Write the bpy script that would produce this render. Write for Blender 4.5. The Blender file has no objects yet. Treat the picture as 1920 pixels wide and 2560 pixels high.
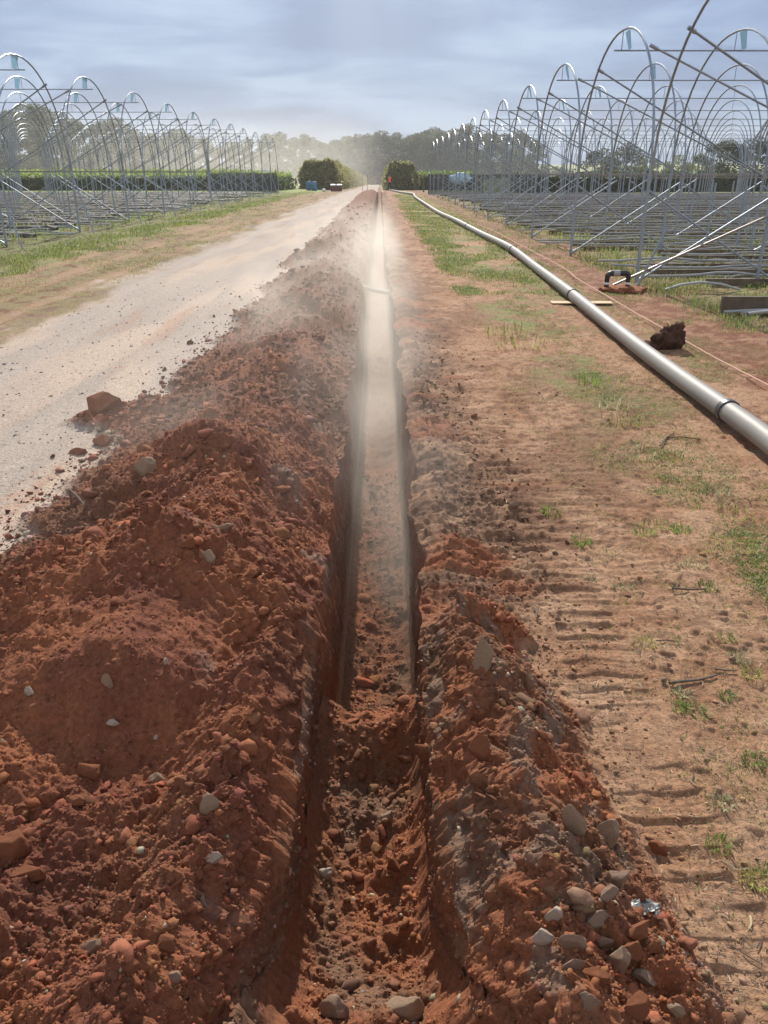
import bpy, bmesh, math, random
import numpy as np
from mathutils import Vector, Matrix
random.seed(7); rng = np.random.default_rng(7)
S = bpy.context.scene
COL = S.collection
R = math.radians

# ------------------------------------------------------------------ camera
CAM_H = 1.70; PITCH = R(23.9); FPX = 1922.0; YAW = R(0.27)
cam_d = bpy.data.cameras.new('camera'); cam = bpy.data.objects.new('camera', cam_d); COL.objects.link(cam)
cam_d.sensor_fit = 'VERTICAL'; cam_d.sensor_height = 36.0; cam_d.sensor_width = 27.0
cam_d.lens = 36.0 * FPX / 2560.0
cam_d.clip_start = 0.05; cam_d.clip_end = 3000
cam.location = (0, 0, CAM_H); cam.rotation_euler = (R(90) - PITCH, 0, -YAW)
S.camera = cam

# ------------------------------------------------------------------ sky, sun, exposure
SUN_EL, SUN_AZ = R(37), R(-3)
w = bpy.data.worlds.new('World'); S.world = w; w.use_nodes = True
nt = w.node_tree; N = nt.nodes; L = nt.links; N.clear()
def nd(t, **k):
    n = N.new(t)
    for a, b in k.items(): setattr(n, a, b)
    return n
out = nd('ShaderNodeOutputWorld'); bgs = nd('ShaderNodeBackground'); bgc = nd('ShaderNodeBackground'); mixs = nd('ShaderNodeMixShader')
sky = nd('ShaderNodeTexSky', sky_type='NISHITA', sun_disc=False, sun_elevation=SUN_EL, sun_rotation=SUN_AZ, dust_density=2.0)
L.new(sky.outputs[0], bgs.inputs[0]); bgs.inputs[1].default_value = 0.05
tc = nd('ShaderNodeTexCoord'); sep = nd('ShaderNodeSeparateXYZ'); L.new(tc.outputs['Generated'], sep.inputs[0])
def math_(op, a, b=None, clamp=False):
    m = nd('ShaderNodeMath', operation=op, use_clamp=clamp)
    for i, v in enumerate((a, b)):
        if v is None: continue
        if hasattr(v, 'is_linked'): L.new(v, m.inputs[i])
        else: m.inputs[i].default_value = v
    return m.outputs[0]
zc = math_('ADD', math_('MAXIMUM', sep.outputs[2], 0.0), 0.16)
cx = math_('DIVIDE', sep.outputs[0], zc); cy = math_('DIVIDE', sep.outputs[1], zc)
comb = nd('ShaderNodeCombineXYZ'); L.new(cx, comb.inputs[0]); L.new(math_('MULTIPLY', cy, 1.5), comb.inputs[1])
nz = nd('ShaderNodeTexNoise'); nz.inputs['Scale'].default_value = 1.15; nz.inputs['Detail'].default_value = 7; nz.inputs['Roughness'].default_value = 0.52; nz.inputs['Distortion'].default_value = 0.5
L.new(comb.outputs[0], nz.inputs['Vector'])
ramp = nd('ShaderNodeValToRGB'); L.new(nz.outputs[0], ramp.inputs[0])
e = ramp.color_ramp.elements
e[0].position = 0.38; e[0].color = (0.100, 0.160, 0.320, 1)
e[1].position = 0.63; e[1].color = (0.25, 0.34, 0.50, 1)
m_ = ramp.color_ramp.elements.new(0.5); m_.color = (0.150, 0.230, 0.405, 1)
# brighter cloud around the veiled sun
sd = (math.sin(SUN_AZ) * math.cos(SUN_EL), math.cos(SUN_AZ) * math.cos(SUN_EL), math.sin(SUN_EL))
dot = nd('ShaderNodeVectorMath', operation='DOT_PRODUCT'); L.new(tc.outputs['Generated'], dot.inputs[0]); dot.inputs[1].default_value = sd
gl = math_('POWER', math_('MAXIMUM', dot.outputs['Value'], 0.0), 10.0)
# soft shafts of light fanning out from the veiled sun
ax_ = Vector(sd).cross(Vector((0, 0, 1))).normalized(); bx_ = ax_.cross(Vector(sd)).normalized()
da = nd('ShaderNodeVectorMath', operation='DOT_PRODUCT'); L.new(tc.outputs['Generated'], da.inputs[0]); da.inputs[1].default_value = ax_
db = nd('ShaderNodeVectorMath', operation='DOT_PRODUCT'); L.new(tc.outputs['Generated'], db.inputs[0]); db.inputs[1].default_value = bx_
fan = math_('ARCTAN2', da.outputs['Value'], math_('MULTIPLY', db.outputs['Value'], -1.0))
rn = nd('ShaderNodeTexNoise', noise_dimensions='1D'); rn.inputs['Scale'].default_value = 5.0; rn.inputs['Detail'].default_value = 2; L.new(fan, rn.inputs['W'])
gl = math_('MULTIPLY', gl, math_('ADD', math_('MULTIPLY', math_('SUBTRACT', rn.outputs[0], .5), 1.2), 1.0))
mixc = nd('ShaderNodeMix', data_type='RGBA', blend_type='MIX')
L.new(math_('MULTIPLY', gl, 0.8, True), mixc.inputs['Factor']); L.new(ramp.outputs[0], mixc.inputs['A']); mixc.inputs['B'].default_value = (0.60, 0.69, 0.76, 1)
bk2 = nd('ShaderNodeMapRange', interpolation_type='SMOOTHSTEP'); L.new(sep.outputs[1], bk2.inputs[0]); bk2.inputs[1].default_value = .5; bk2.inputs[2].default_value = -.3; bk2.inputs[3].default_value = 0; bk2.inputs[4].default_value = .75
mixn = nd('ShaderNodeMix', data_type='RGBA'); L.new(bk2.outputs[0], mixn.inputs['Factor']); L.new(mixc.outputs['Result'], mixn.inputs['A']); mixn.inputs['B'].default_value = (.33, .315, .29, 1)  # neutral tone for the unseen rear sky, part of the added fill
L.new(mixn.outputs['Result'], bgc.inputs[0])
# unseen sky overhead and behind the camera, brightened as added fill for shaded faces
bk = nd('ShaderNodeMapRange', interpolation_type='SMOOTHSTEP'); L.new(sep.outputs[1], bk.inputs[0]); bk.inputs[1].default_value = .55; bk.inputs[2].default_value = -.5; bk.inputs[3].default_value = 1.0; bk.inputs[4].default_value = 1.75
L.new(bk.outputs[0], bgc.inputs[1])
mixs.inputs[0].default_value = 0.90
L.new(bgs.outputs[0], mixs.inputs[1]); L.new(bgc.outputs[0], mixs.inputs[2]); L.new(mixs.outputs[0], out.inputs[0])

sun_d = bpy.data.lights.new('sun', 'SUN'); sun = bpy.data.objects.new('sun', sun_d); COL.objects.link(sun)
sun_d.energy = 4.2; sun_d.angle = R(0.6); sun_d.color = (1.0, 0.93, 0.82)
sun.rotation_euler = Vector(sd).to_track_quat('Z', 'Y').to_euler(); sun.location = (0, 0, 60)
S.view_settings.view_transform = 'Standard'; S.view_settings.look = 'None'; S.view_settings.gamma = 1; S.view_settings.use_curve_mapping = False
S.view_settings.exposure = 0.62
S.render.engine = 'CYCLES'
cy_ = S.cycles
cy_.use_denoising = True
try: cy_.denoiser = 'OPENIMAGEDENOISE'; cy_.denoising_input_passes = 'RGB_ALBEDO_NORMAL'
except Exception: pass
cy_.max_bounces = 5; cy_.diffuse_bounces = 2; cy_.glossy_bounces = 2; cy_.transmission_bounces = 2; cy_.transparent_max_bounces = 12; cy_.volume_bounces = 1
cy_.use_adaptive_sampling = True; cy_.adaptive_threshold = 0.02
cy_.sample_clamp_indirect = 4.0
cy_.caustics_reflective = False; cy_.caustics_refractive = False

# ------------------------------------------------------------------ object helpers
def tag(o, label=None, cat=None, group=None, kind=None):
    if label: o['label'] = label
    if cat: o['category'] = cat
    if group: o['group'] = group
    if kind: o['kind'] = kind
    return o
def link(name, me, parent=None, m=None, loc=None):
    o = bpy.data.objects.new(name, me); COL.objects.link(o)
    if parent is not None: o.parent = parent
    if m is not None and not len(me.materials): me.materials.append(m)
    if loc is not None: o.location = loc
    return o
def empty(name, loc, rz=0):
    o = bpy.data.objects.new(name, None); COL.objects.link(o); o.location = loc; o.rotation_euler = (0, 0, rz); o.empty_display_size = .2
    return o
def mesh_np(name, v, f, smooth=True, col=None):
    """v (n,3), f (m,k) all faces with k corners"""
    v = np.ascontiguousarray(v, np.float32); f = np.ascontiguousarray(f, np.int32)
    me = bpy.data.meshes.new(name); k = f.shape[1]
    me.vertices.add(len(v)); me.vertices.foreach_set('co', v.ravel())
    me.loops.add(f.size); me.loops.foreach_set('vertex_index', f.ravel())
    me.polygons.add(len(f)); me.polygons.foreach_set('loop_start', np.arange(0, f.size, k, dtype=np.int32))
    try: me.polygons.foreach_set('loop_total', np.full(len(f), k, np.int32))
    except Exception: pass
    me.update(calc_edges=True)
    if smooth: me.polygons.foreach_set('use_smooth', np.ones(len(f), bool))
    if col is not None:
        a = me.attributes.new('Col', 'FLOAT_COLOR', 'POINT')
        c = np.ones((len(v), 4), np.float32); c[:, :3] = col
        a.data.foreach_set('color', c.ravel())
    return me
class MB:
    """collects simple shapes into one mesh"""
    def __init__(s): s.v = []; s.f = []
    def add(s, v, f):
        b = len(s.v); s.v += [tuple(p) for p in v]; s.f += [tuple(i + b for i in q) for q in f]; return s
    def box(s, c, d, rz=0, rx=0, ry=0):
        M = Matrix.Translation(c) @ Matrix.Rotation(rz, 4, 'Z') @ Matrix.Rotation(rx, 4, 'X') @ Matrix.Rotation(ry, 4, 'Y')
        v = [M @ Vector((x * d[0] / 2, y * d[1] / 2, z * d[2] / 2)) for x in (-1, 1) for y in (-1, 1) for z in (-1, 1)]
        return s.add(v, [(0, 1, 3, 2), (4, 6, 7, 5), (0, 4, 5, 1), (2, 3, 7, 6), (0, 2, 6, 4), (1, 5, 7, 3)])
    def tube(s, pts, r, n=6, cap=True):
        pts = [Vector(p) for p in pts]; m = len(pts); rr = r if hasattr(r, '__len__') else [r] * m
        v = []; f = []; up = None
        for i, p in enumerate(pts):
            t = (pts[min(i + 1, m - 1)] - pts[max(i - 1, 0)]).normalized()
            if up is None:
                up = Vector((0, 0, 1)) if abs(t.z) < .9 else Vector((0, 1, 0))
            a = t.cross(up).normalized(); b = a.cross(t).normalized(); up = b
            for k in range(n):
                q = 2 * math.pi * k / n
                v.append(p + (a * math.cos(q) + b * math.sin(q)) * rr[i])
        for i in range(m - 1):
            for k in range(n):
                f.append((i * n + k, i * n + (k + 1) % n, (i + 1) * n + (k + 1) % n, (i + 1) * n + k))
        if cap: f.append(tuple(range(n))[::-1]); f.append(tuple((m - 1) * n + k for k in range(n)))
        return s.add(v, f)
    def mesh(s, name, m=None, smooth=True):
        me = bpy.data.meshes.new(name); me.from_pydata(s.v, [], s.f); me.update()
        bm = bmesh.new(); bm.from_mesh(me); bmesh.ops.recalc_face_normals(bm, faces=bm.faces); bm.to_mesh(me); bm.free()
        if smooth:
            me.polygons.foreach_set('use_smooth', np.ones(len(me.polygons), bool))
            try: me.set_sharp_from_angle(angle=R(40))
            except Exception: pass
        if m: me.materials.append(m)
        return me

# ------------------------------------------------------------------ materials
def mat(name, base, rough=.8, metal=0, var=0.0, vscale=8, bump=0.0, bscale=60, attr=False, trans=0.0, spec=.5, base2=None, bdist=.01, detail=6):
    m = bpy.data.materials.new(name); m.use_nodes = True; t = m.node_tree; n = t.nodes; l = t.links
    p = n['Principled BSDF']; p.inputs['Roughness'].default_value = rough; p.inputs['Metallic'].default_value = metal
    p.inputs['Specular IOR Level'].default_value = spec
    tcn = n.new('ShaderNodeTexCoord')
    src = None
    if attr:
        a = n.new('ShaderNodeAttribute'); a.attribute_name = 'Col'; src = a.outputs['Color']
    if var > 0 or base2:
        z = n.new('ShaderNodeTexNoise'); z.inputs['Scale'].default_value = vscale; z.inputs['Detail'].default_value = detail; z.inputs['Roughness'].default_value = .65
        l.new(tcn.outputs['Object'], z.inputs['Vector'])
        if base2:
            rp = n.new('ShaderNodeValToRGB'); l.new(z.outputs[0], rp.inputs[0]); rp.color_ramp.elements[0].position = .38; rp.color_ramp.elements[1].position = .62
            rp.color_ramp.elements[0].color = (*base, 1); rp.color_ramp.elements[1].color = (*base2, 1); src = rp.outputs[0]
        else:
            mr = n.new('ShaderNodeMapRange'); l.new(z.outputs[0], mr.inputs[0]); mr.inputs[1].default_value = .3; mr.inputs[2].default_value = .7; mr.inputs[3].default_value = 1 - var; mr.inputs[4].default_value = 1 + var
            mx = n.new('ShaderNodeMix'); mx.data_type = 'RGBA'; mx.blend_type = 'MULTIPLY'; mx.inputs['Factor'].default_value = 1
            if src is None: mx.inputs['A'].default_value = (*base, 1)
            else: l.new(src, mx.inputs['A'])
            l.new(mr.outputs[0], mx.inputs['B']); src = mx.outputs['Result']
    if src is None: p.inputs['Base Color'].default_value = (*base, 1)
    else: l.new(src, p.inputs['Base Color'])
    if bump > 0:
        z = n.new('ShaderNodeTexNoise'); z.inputs['Scale'].default_value = bscale; z.inputs['Detail'].default_value = 8; z.inputs['Roughness'].default_value = .7
        l.new(tcn.outputs['Object'], z.inputs['Vector'])
        b = n.new('ShaderNodeBump'); b.inputs['Strength'].default_value = bump; b.inputs['Distance'].default_value = bdist
        l.new(z.outputs[0], b.inputs['Height']); l.new(b.outputs[0], p.inputs['Normal'])
    if trans > 0:
        tr = n.new('ShaderNodeBsdfTranslucent'); ms = n.new('ShaderNodeMixShader'); ms.inputs[0].default_value = trans
        if src is not None: l.new(src, tr.inputs[0])
        else: tr.inputs[0].default_value = (*base, 1)
        l.new(p.outputs[0], ms.inputs[1]); l.new(tr.outputs[0], ms.inputs[2]); l.new(ms.outputs[0], n['Material Output'].inputs[0])
    return m
M = dict(
    soil=mat('soil', (.3, .1, .05), .92, attr=True, var=.34, vscale=60, bump=.8, bscale=130, bdist=.010, spec=.15, detail=9),
    field=mat('dry_earth', (.3, .2, .1), .93, attr=True, var=.42, vscale=48, bump=.9, bscale=95, bdist=.012, spec=.15, detail=9),
    gravel=mat('gravel', (.5, .4, .35), .9, attr=True, var=.42, vscale=75, bump=.7, bscale=90, bdist=.008, spec=.2, detail=3),
    clay=mat('cut_clay', (.3, .15, .1), .88, attr=True, var=.32, vscale=45, bump=.8, bscale=80, bdist=.012, spec=.15, detail=9),
    clod=mat('soil_clod', (.26, .1, .05), .93, attr=True, var=.25, vscale=60, bump=.5, bscale=160, bdist=.004, spec=.15),
    steel=mat('galvanised_steel', (.29, .325, .37), .42, .7, var=.18, vscale=9),
    steel_post=mat('post_steel', (.29, .335, .39), .55, .5, var=.2, vscale=7),
    rust=mat('weathered_rod', (.28, .24, .24), .5, .6, var=.3, vscale=6),
    film=mat('clear_film', (.55, .74, .85), .35, trans=.65),
    pipe=mat('water_pipe', (.22, .215, .20), .55, 0, base2=(.245, .23, .205), vscale=5, bump=.18, bscale=30, spec=.35),
    collar=mat('pipe_collar', (.05, .05, .052), .4, spec=.5, var=.2),
    black=mat('black_plastic', (.018, .018, .02), .42),
    timber=mat('weathered_timber', (.12, .092, .066), .9, var=.4, vscale=5, bump=.4, bscale=30),
    conduit=mat('pale_conduit', (.33, .34, .35), .5, 0, var=.2, vscale=4),
    bedfilm=mat('bed_film', (.05, .042, .036), .75, var=.4, vscale=5, bump=.4, bscale=12),
    grass=mat('grass_blades', (.1, .16, .03), .6, attr=True, trans=.42),
    leaf=mat('leaves', (.05, .08, .03), .65, attr=True, trans=.5),
    bark=mat('gum_bark', (.24, .21, .18), .85, var=.4, vscale=1.5),
    twig=mat('twigs', (.1, .065, .045), .9, attr=True),
    core=mat('hedge_core', (.08, .085, .04), .95),
    rope=mat('pink_cord', (.62, .36, .28), .75, var=.15, vscale=90),
    card=mat('board', (.50, .37, .22), .8, var=.15, vscale=12),
    grey=mat('grey_rock', (.20, .115, .075), .92, base2=(.28, .20, .14), vscale=22, bump=.6, bscale=70, bdist=.006),
    pale=mat('pale_rock', (.28, .21, .155), .9, base2=(.40, .33, .265), vscale=30, bump=.5, bscale=80, bdist=.005),
    redrock=mat('red_clod', (.17, .065, .034), .92, base2=(.30, .12, .06), vscale=26, bump=.7, bscale=110, bdist=.006, spec=.15),
    tanrock=mat('tan_rock', (.25, .15, .09), .9, base2=(.33, .25, .18), vscale=18, bump=.6, bscale=90, bdist=.006, spec=.2),
    foil=mat('foil', (.45, .45, .43), .45, .2, base2=(.03, .032, .035), vscale=40),
    net=mat('shade_cloth', (.10, .105, .11), .9, var=.3, vscale=3),
    orange=mat('hi_vis_cloth', (.85, .12, .02), .7), trouser=mat('dark_cloth', (.025, .028, .04), .9), skin=mat('skin', (.36, .2, .14), .6), hair=mat('dark_hair', (.02, .015, .012), .7),
    white=mat('white_plastic', (.75, .78, .8), .4), blue=mat('blue_plastic', (.05, .16, .3), .45, var=.2), brown=mat('brown_steel', (.13, .06, .045), .7, var=.25),
    bluesheet=mat('blue_sheet', (.35, .55, .7), .5, var=.3, vscale=4), redp=mat('red_plastic', (.4, .05, .04), .5),
)

_t = M['net'].node_tree; _a = _t.nodes.new('ShaderNodeBsdfTransparent'); _m = _t.nodes.new('ShaderNodeMixShader'); _m.inputs[0].default_value = .36
_t.links.new(_t.nodes['Principled BSDF'].outputs[0], _m.inputs[1]); _t.links.new(_a.outputs[0], _m.inputs[2]); _t.links.new(_m.outputs[0], _t.nodes['Material Output'].inputs[0])
# ------------------------------------------------------------------ noise (numpy)
def _h(ix, iy, s):
    n = (ix.astype(np.int64) * 374761393 + iy.astype(np.int64) * 668265263 + s * 974634777) & 0xffffffff
    n = ((n ^ (n >> 13)) * 1274126177) & 0xffffffff
    n = ((n ^ (n >> 16)) * 2246822519) & 0xffffffff
    return (n ^ (n >> 15)) & 0xffffffff
def rnd(ix, iy, s): return _h(ix, iy, s) / 4294967296.0
def noise(x, y, s=0):
    x = np.asarray(x, float); y = np.asarray(y, float)
    ix = np.floor(x); iy = np.floor(y); fx = x - ix; fy = y - iy
    u = fx * fx * fx * (fx * (fx * 6 - 15) + 10); v = fy * fy * fy * (fy * (fy * 6 - 15) + 10)
    def g(a, b):
        q = rnd(ix + a, iy + b, s) * 2 * np.pi
        return np.cos(q) * (fx - a) + np.sin(q) * (fy - b)
    return ((g(0, 0) * (1 - u) + g(1, 0) * u) * (1 - v) + (g(0, 1) * (1 - u) + g(1, 1) * u) * v) * 1.5
def fbm(x, y, s=0, o=4, gain=.5):
    r = 0; a = 1; t = 0
    for i in range(o):
        r = r + a * noise(x, y, s + i * 17); t += a; a *= gain; x = x * 2.03 + 3.1; y = y * 2.03 + 1.7
    return r / t
def bumps(x, y, c, s, p=.7, sq=.7):
    """field of embedded lumps, cell size c: returns height"""
    X = x / c; Y = y / c; ix = np.floor(X); iy = np.floor(Y); r = np.zeros_like(X)
    for a in (-1, 0, 1):
        for b in (-1, 0, 1):
            jx = ix + a; jy = iy + b
            h1 = rnd(jx, jy, s); cx = jx + .15 + .7 * rnd(jx, jy, s + 1); cy = jy + .15 + .7 * rnd(jx, jy, s + 2)
            rad = .16 + .42 * rnd(jx, jy, s + 3) ** 1.5; q = rnd(jx, jy, s + 4) * np.pi; el = .65 + .6 * rnd(jx, jy, s + 5)
            dx = X - cx; dy = Y - cy; cq = np.cos(q); sq_ = np.sin(q)
            d2 = ((dx * cq + dy * sq_) * el) ** 2 + ((dy * cq - dx * sq_) / el) ** 2
            hh = np.where(h1 < p, rad * np.sqrt(np.clip(1 - d2 / rad ** 2, 0, 1)), 0)
            r = np.maximum(r, hh)
    return r * c * sq
def sst(a, b, x): t = np.clip((x - a) / (b - a), 0, 1); return t * t * (3 - 2 * t)

# ------------------------------------------------------------------ terrain shape
def terrain(x, y):
    x = np.asarray(x, float); y = np.asarray(y, float)
    t = y - 70; z = -.0125 * (t + np.sqrt(t * t + 400)) / 2
    z = np.maximum(z, -4.6)
    z = z * (1 - .75 * sst(6, 40, x - .04 * y))
    z = z + sst(430, 800, y) * 8.6
    z = z + .12 * sst(-6.5, -9.5, x) * sst(4, 14, y)
    return z
def tz(x, y): return float(terrain(np.array([x]), np.array([y]))[0])
def trench_c(y): return -.02 - .03 * sst(2.75, 2.4, y) - .07 * sst(8, 20, y) + .05 * sst(30, 80, y)
def trench_on(y): return sst(.25, .95, y) * (1 - sst(83, 85, y))
def rim_l(y): return .245 - .025 * sst(2.7, 2.3, y) + .09 * sst(1.55, 1.0, y) + .035 * noise(y * 2.1, y * 0 + 3.3, 5) + .02 * noise(y * 7, y * 0 + .3, 6) + .03 * sst(30, 5, y) * 0
def rim_r(y): return .215 + .06 * sst(1.5, 1.0, y) + .05 * noise(y * 1.7, y * 0 + 8.3, 7) + .03 * noise(y * 5.3, y * 0 + .7, 8)
def floor_z(y):
    deep = -1.0; near = -.46
    z = near + (deep - near) * sst(2.62, 2.95, y) + .03 * noise(y * 4, y * 0, 55)
    z = z + .13 * np.exp(-((y - 2.52) / .16) ** 2) + .32 * sst(1.65, 1.0, y)
    return z
CONE_L = [(-.84, 2.72, .60, .74), (-.74, 1.62, .17, .6), (-.98, 1.25, .16, .5), (-.8, .95, .12, .6), (-1.25, 1.75, .22, .5), (-1.3, 2.7, .46, .6), (-.92, 3.95, .6, .8)]
CONE_R = [(.38, 2.42, .19, .95), (.41, 2.12, .25, .95), (.45, 1.80, .27, 1.0), (.43, 1.55, .27, 1.0), (.48, 1.30, .32, .95), (.44, 1.02, .27, .9), (.47, .72, .27, .9), (.6, 1.15, .18, .8)]
def heap_l(x, y):
    d = -x - .24 - .03 * sst(2.7, 2.3, y) - .09 * sst(1.55, 1.0, y)          # distance outside the left rim
    near = 1 - sst(1.75, 2.15, y)
    dt = 1.74 + .62 * np.exp(-((y - 5.5) / .26) ** 2) + .2 * noise(y * .9, y * 0 + 2.2, 21) + .13 * noise(y * 3.1, y * 0 + 5, 22) + .05 * noise(y * 9, x * 5, 23)
    dc = .6 + .12 * noise(y * .7, y * 0, 24)
    hc = .37 * (1 - near) + .07 * near
    z = np.where(d < dc, hc * np.sin(np.clip(d / dc, 0, 1) * 1.5708), hc * (1 - (d - dc) / (dt - dc)))
    K = 22.0; acc = np.exp(K * np.clip(z, -1, 1))
    yk = np.floor(y / 1.3)
    for a in (-2, -1, 0, 1, 2):
        k = yk + a; zz = np.zeros_like(k)
        cyy = (k + .2 + .6 * rnd(k, zz, 31)) * 1.3; cxx = -(.72 + .5 * rnd(k, zz, 32)); ch = .43 + .19 * rnd(k, zz, 33)
        sl = .6 + .25 * rnd(k, zz, 34)
        wob = 1 + .25 * noise(x * 3, y * 3, 35)
        dz = np.sqrt(((x - cxx) * .82) ** 2 + (y - cyy) ** 2 + .004) * wob
        h_ = np.where(cyy > 4.8, ch - sl * dz, -1); h_ = np.where(cyy < 82, h_, -1)
        acc += np.exp(K * np.clip(h_, -1, 1))
    for (cxx, cyy, ch, sl) in CONE_L:
        wob = 1 + .2 * noise(x * 3, y * 3, 35)
        acc += np.exp(K * np.clip(ch - sl * wob * np.sqrt(((x - cxx) * .85) ** 2 + (y - cyy) ** 2 + .003), -1, 1))
    z = np.log(acc) / K - .05
    nf = sst(2.8, 2.45, y) * sst(.35, .8, y)
    Hc = (.25 + .06 * noise(y * 2.7, y * 0 + 4, 51) + .03 * noise(y * 8, y * 0 + 4, 52)) * nf; dcr = .12 + .05 * sst(1.6, 1.1, y) + .03 * noise(y * 4, y * 0 + 2, 53)
    zr_ = np.where(d < dcr, Hc * np.clip(d / dcr, 0, 1) ** .75, Hc - .75 * (d - dcr))
    z = np.maximum(z, zr_) + .12 * np.minimum(np.maximum(z, 0), np.maximum(zr_, 0)) * nf
    z = np.minimum(z, .03 + (1.0 + 1.0 * nf) * np.clip(d, 0, 9))
    z = np.minimum(z, np.clip(dt - d, -1, 9) * .62)
    z = z * sst(-.2, .5, y) * (1 - sst(82, 87, y))
    return np.clip(z, 0, 2)
def heap_r(x, y):
    d = x - (.24 - .07 * sst(2.75, 2.3, y) + .06 * sst(1.5, 1.0, y))
    acc = np.exp(28 * np.zeros_like(x))
    wob = 1 + .22 * noise(x * 4, y * 4, 41)
    for (cxx, cyy, ch, sl) in CONE_R:
        cxx = cxx - .055; ch = ch + .02
        acc += np.exp(28 * np.clip(ch - sl * wob * np.sqrt((np.maximum(x - cxx, 0) * .95 + np.minimum(x - cxx, 0) * 1.15) ** 2 + ((y - cyy) * .8) ** 2 + .0015), -1, 1))
    z = np.log(acc) / 28 - .018
    Hc = .19 + .08 * noise(y * 3.1, y * 0 + 4, 56) + .04 * noise(y * 9, y * 0 + 4, 57); dcr = .085 + .035 * noise(y * 3.6, y * 0 + 2, 58) + .02 * noise(y * 11, y * 0 + 2, 59)
    zr_ = np.where(d < dcr, Hc * np.clip(d / dcr, 0, 1) ** .75, Hc - .5 * (d - dcr))
    z = np.maximum(z, zr_) + .3 * np.minimum(np.maximum(z, 0), np.maximum(zr_, 0))
    z = np.minimum(z, .03 + 2.0 * np.clip(d, 0, 9))
    toe = .57 + .05 * noise(y * 3, y * 0, 42) + .03 * noise(y * 11, y * 0, 43) - .22 * sst(2.2, 2.8, y)
    z = np.minimum(z, np.clip(toe - d, 0, 9) * .85)
    return np.clip(z, 0, 2) * (1 - sst(2.6, 2.85, y)) * sst(.1, .6, y)

# grid ------------------------------------------------------------
def depth_of(y): return .914 * np.maximum(y, 0) + .69
def row_y():
    a_h = 1024 * (428 / 2560.)
    py = np.concatenate([np.arange(1245, 1060, -1.5), np.arange(1060, a_h + .35, -.82)])
    ang = PITCH + np.arctan((py - 512) / (FPX * .4))
    ang = PITCH + np.arctan((py - 512) / (FPX * 1024 / 2560.))
    y = CAM_H / np.tan(ang)
    y = y[(y > .72) & (y < 600)]
    pre = np.concatenate([np.linspace(-8, -1, 8), np.linspace(-.8, .7, 60)])
    post = np.linspace(y[-1] + 12, 900, 24)
    return np.concatenate([pre, y, post])
YR = row_y(); NR = len(YR)
NL = 400; NW = 34; NF = 56
Yc = YR[:, None]
Wd = np.minimum(.55 * depth_of(Yc) + .28, 470)
u = (np.arange(1, NL + 1) / NL)[None, :] ** 1.08
rl = rim_l(Yc) * np.ones_like(Yc); rr = rim_r(Yc); tc_ = trench_c(Yc)
outer = np.array([[1.12, 1.4, 1.9, 2.8]])
def side(rim, sign):
    xs = rim + u * Wd
    xo = rim + Wd * outer + np.array([[.5, 2, 6, 14]])
    last = np.full_like(rim, 505.) 
    xa = np.concatenate([rim, xs, np.minimum(xo, 500), last], 1)
    return sign * xa
XL = tc_ * 0 + side(rl, -1); XRt = side(rr, 1)
XL = XL + tc_ * np.exp(-np.maximum(np.abs(XL) - .3, 0) / 1.5); XRt = XRt + tc_ * np.exp(-np.maximum(XRt - .3, 0) / 1.5)
YL = Yc + 0 * XL; YRt = Yc + 0 * XRt

C = lambda *a: np.array(a, float)
RED = C(.245, .093, .046); DRED = C(.16, .058, .036); BROWN = C(.155, .078, .047); DARK = C(.10, .055, .039); TAN = C(.365, .225, .14); OCHRE = C(.30, .16, .09)
PALE = C(.40, .33, .27); ROADC = C(.335, .278, .238); GREENC = C(.19, .215, .075); OLIVE = C(.24, .20, .10)
def mixc_(a, b, t): t = np.clip(t, 0, 1)[..., None]; return a * (1 - t) + b * t

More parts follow.
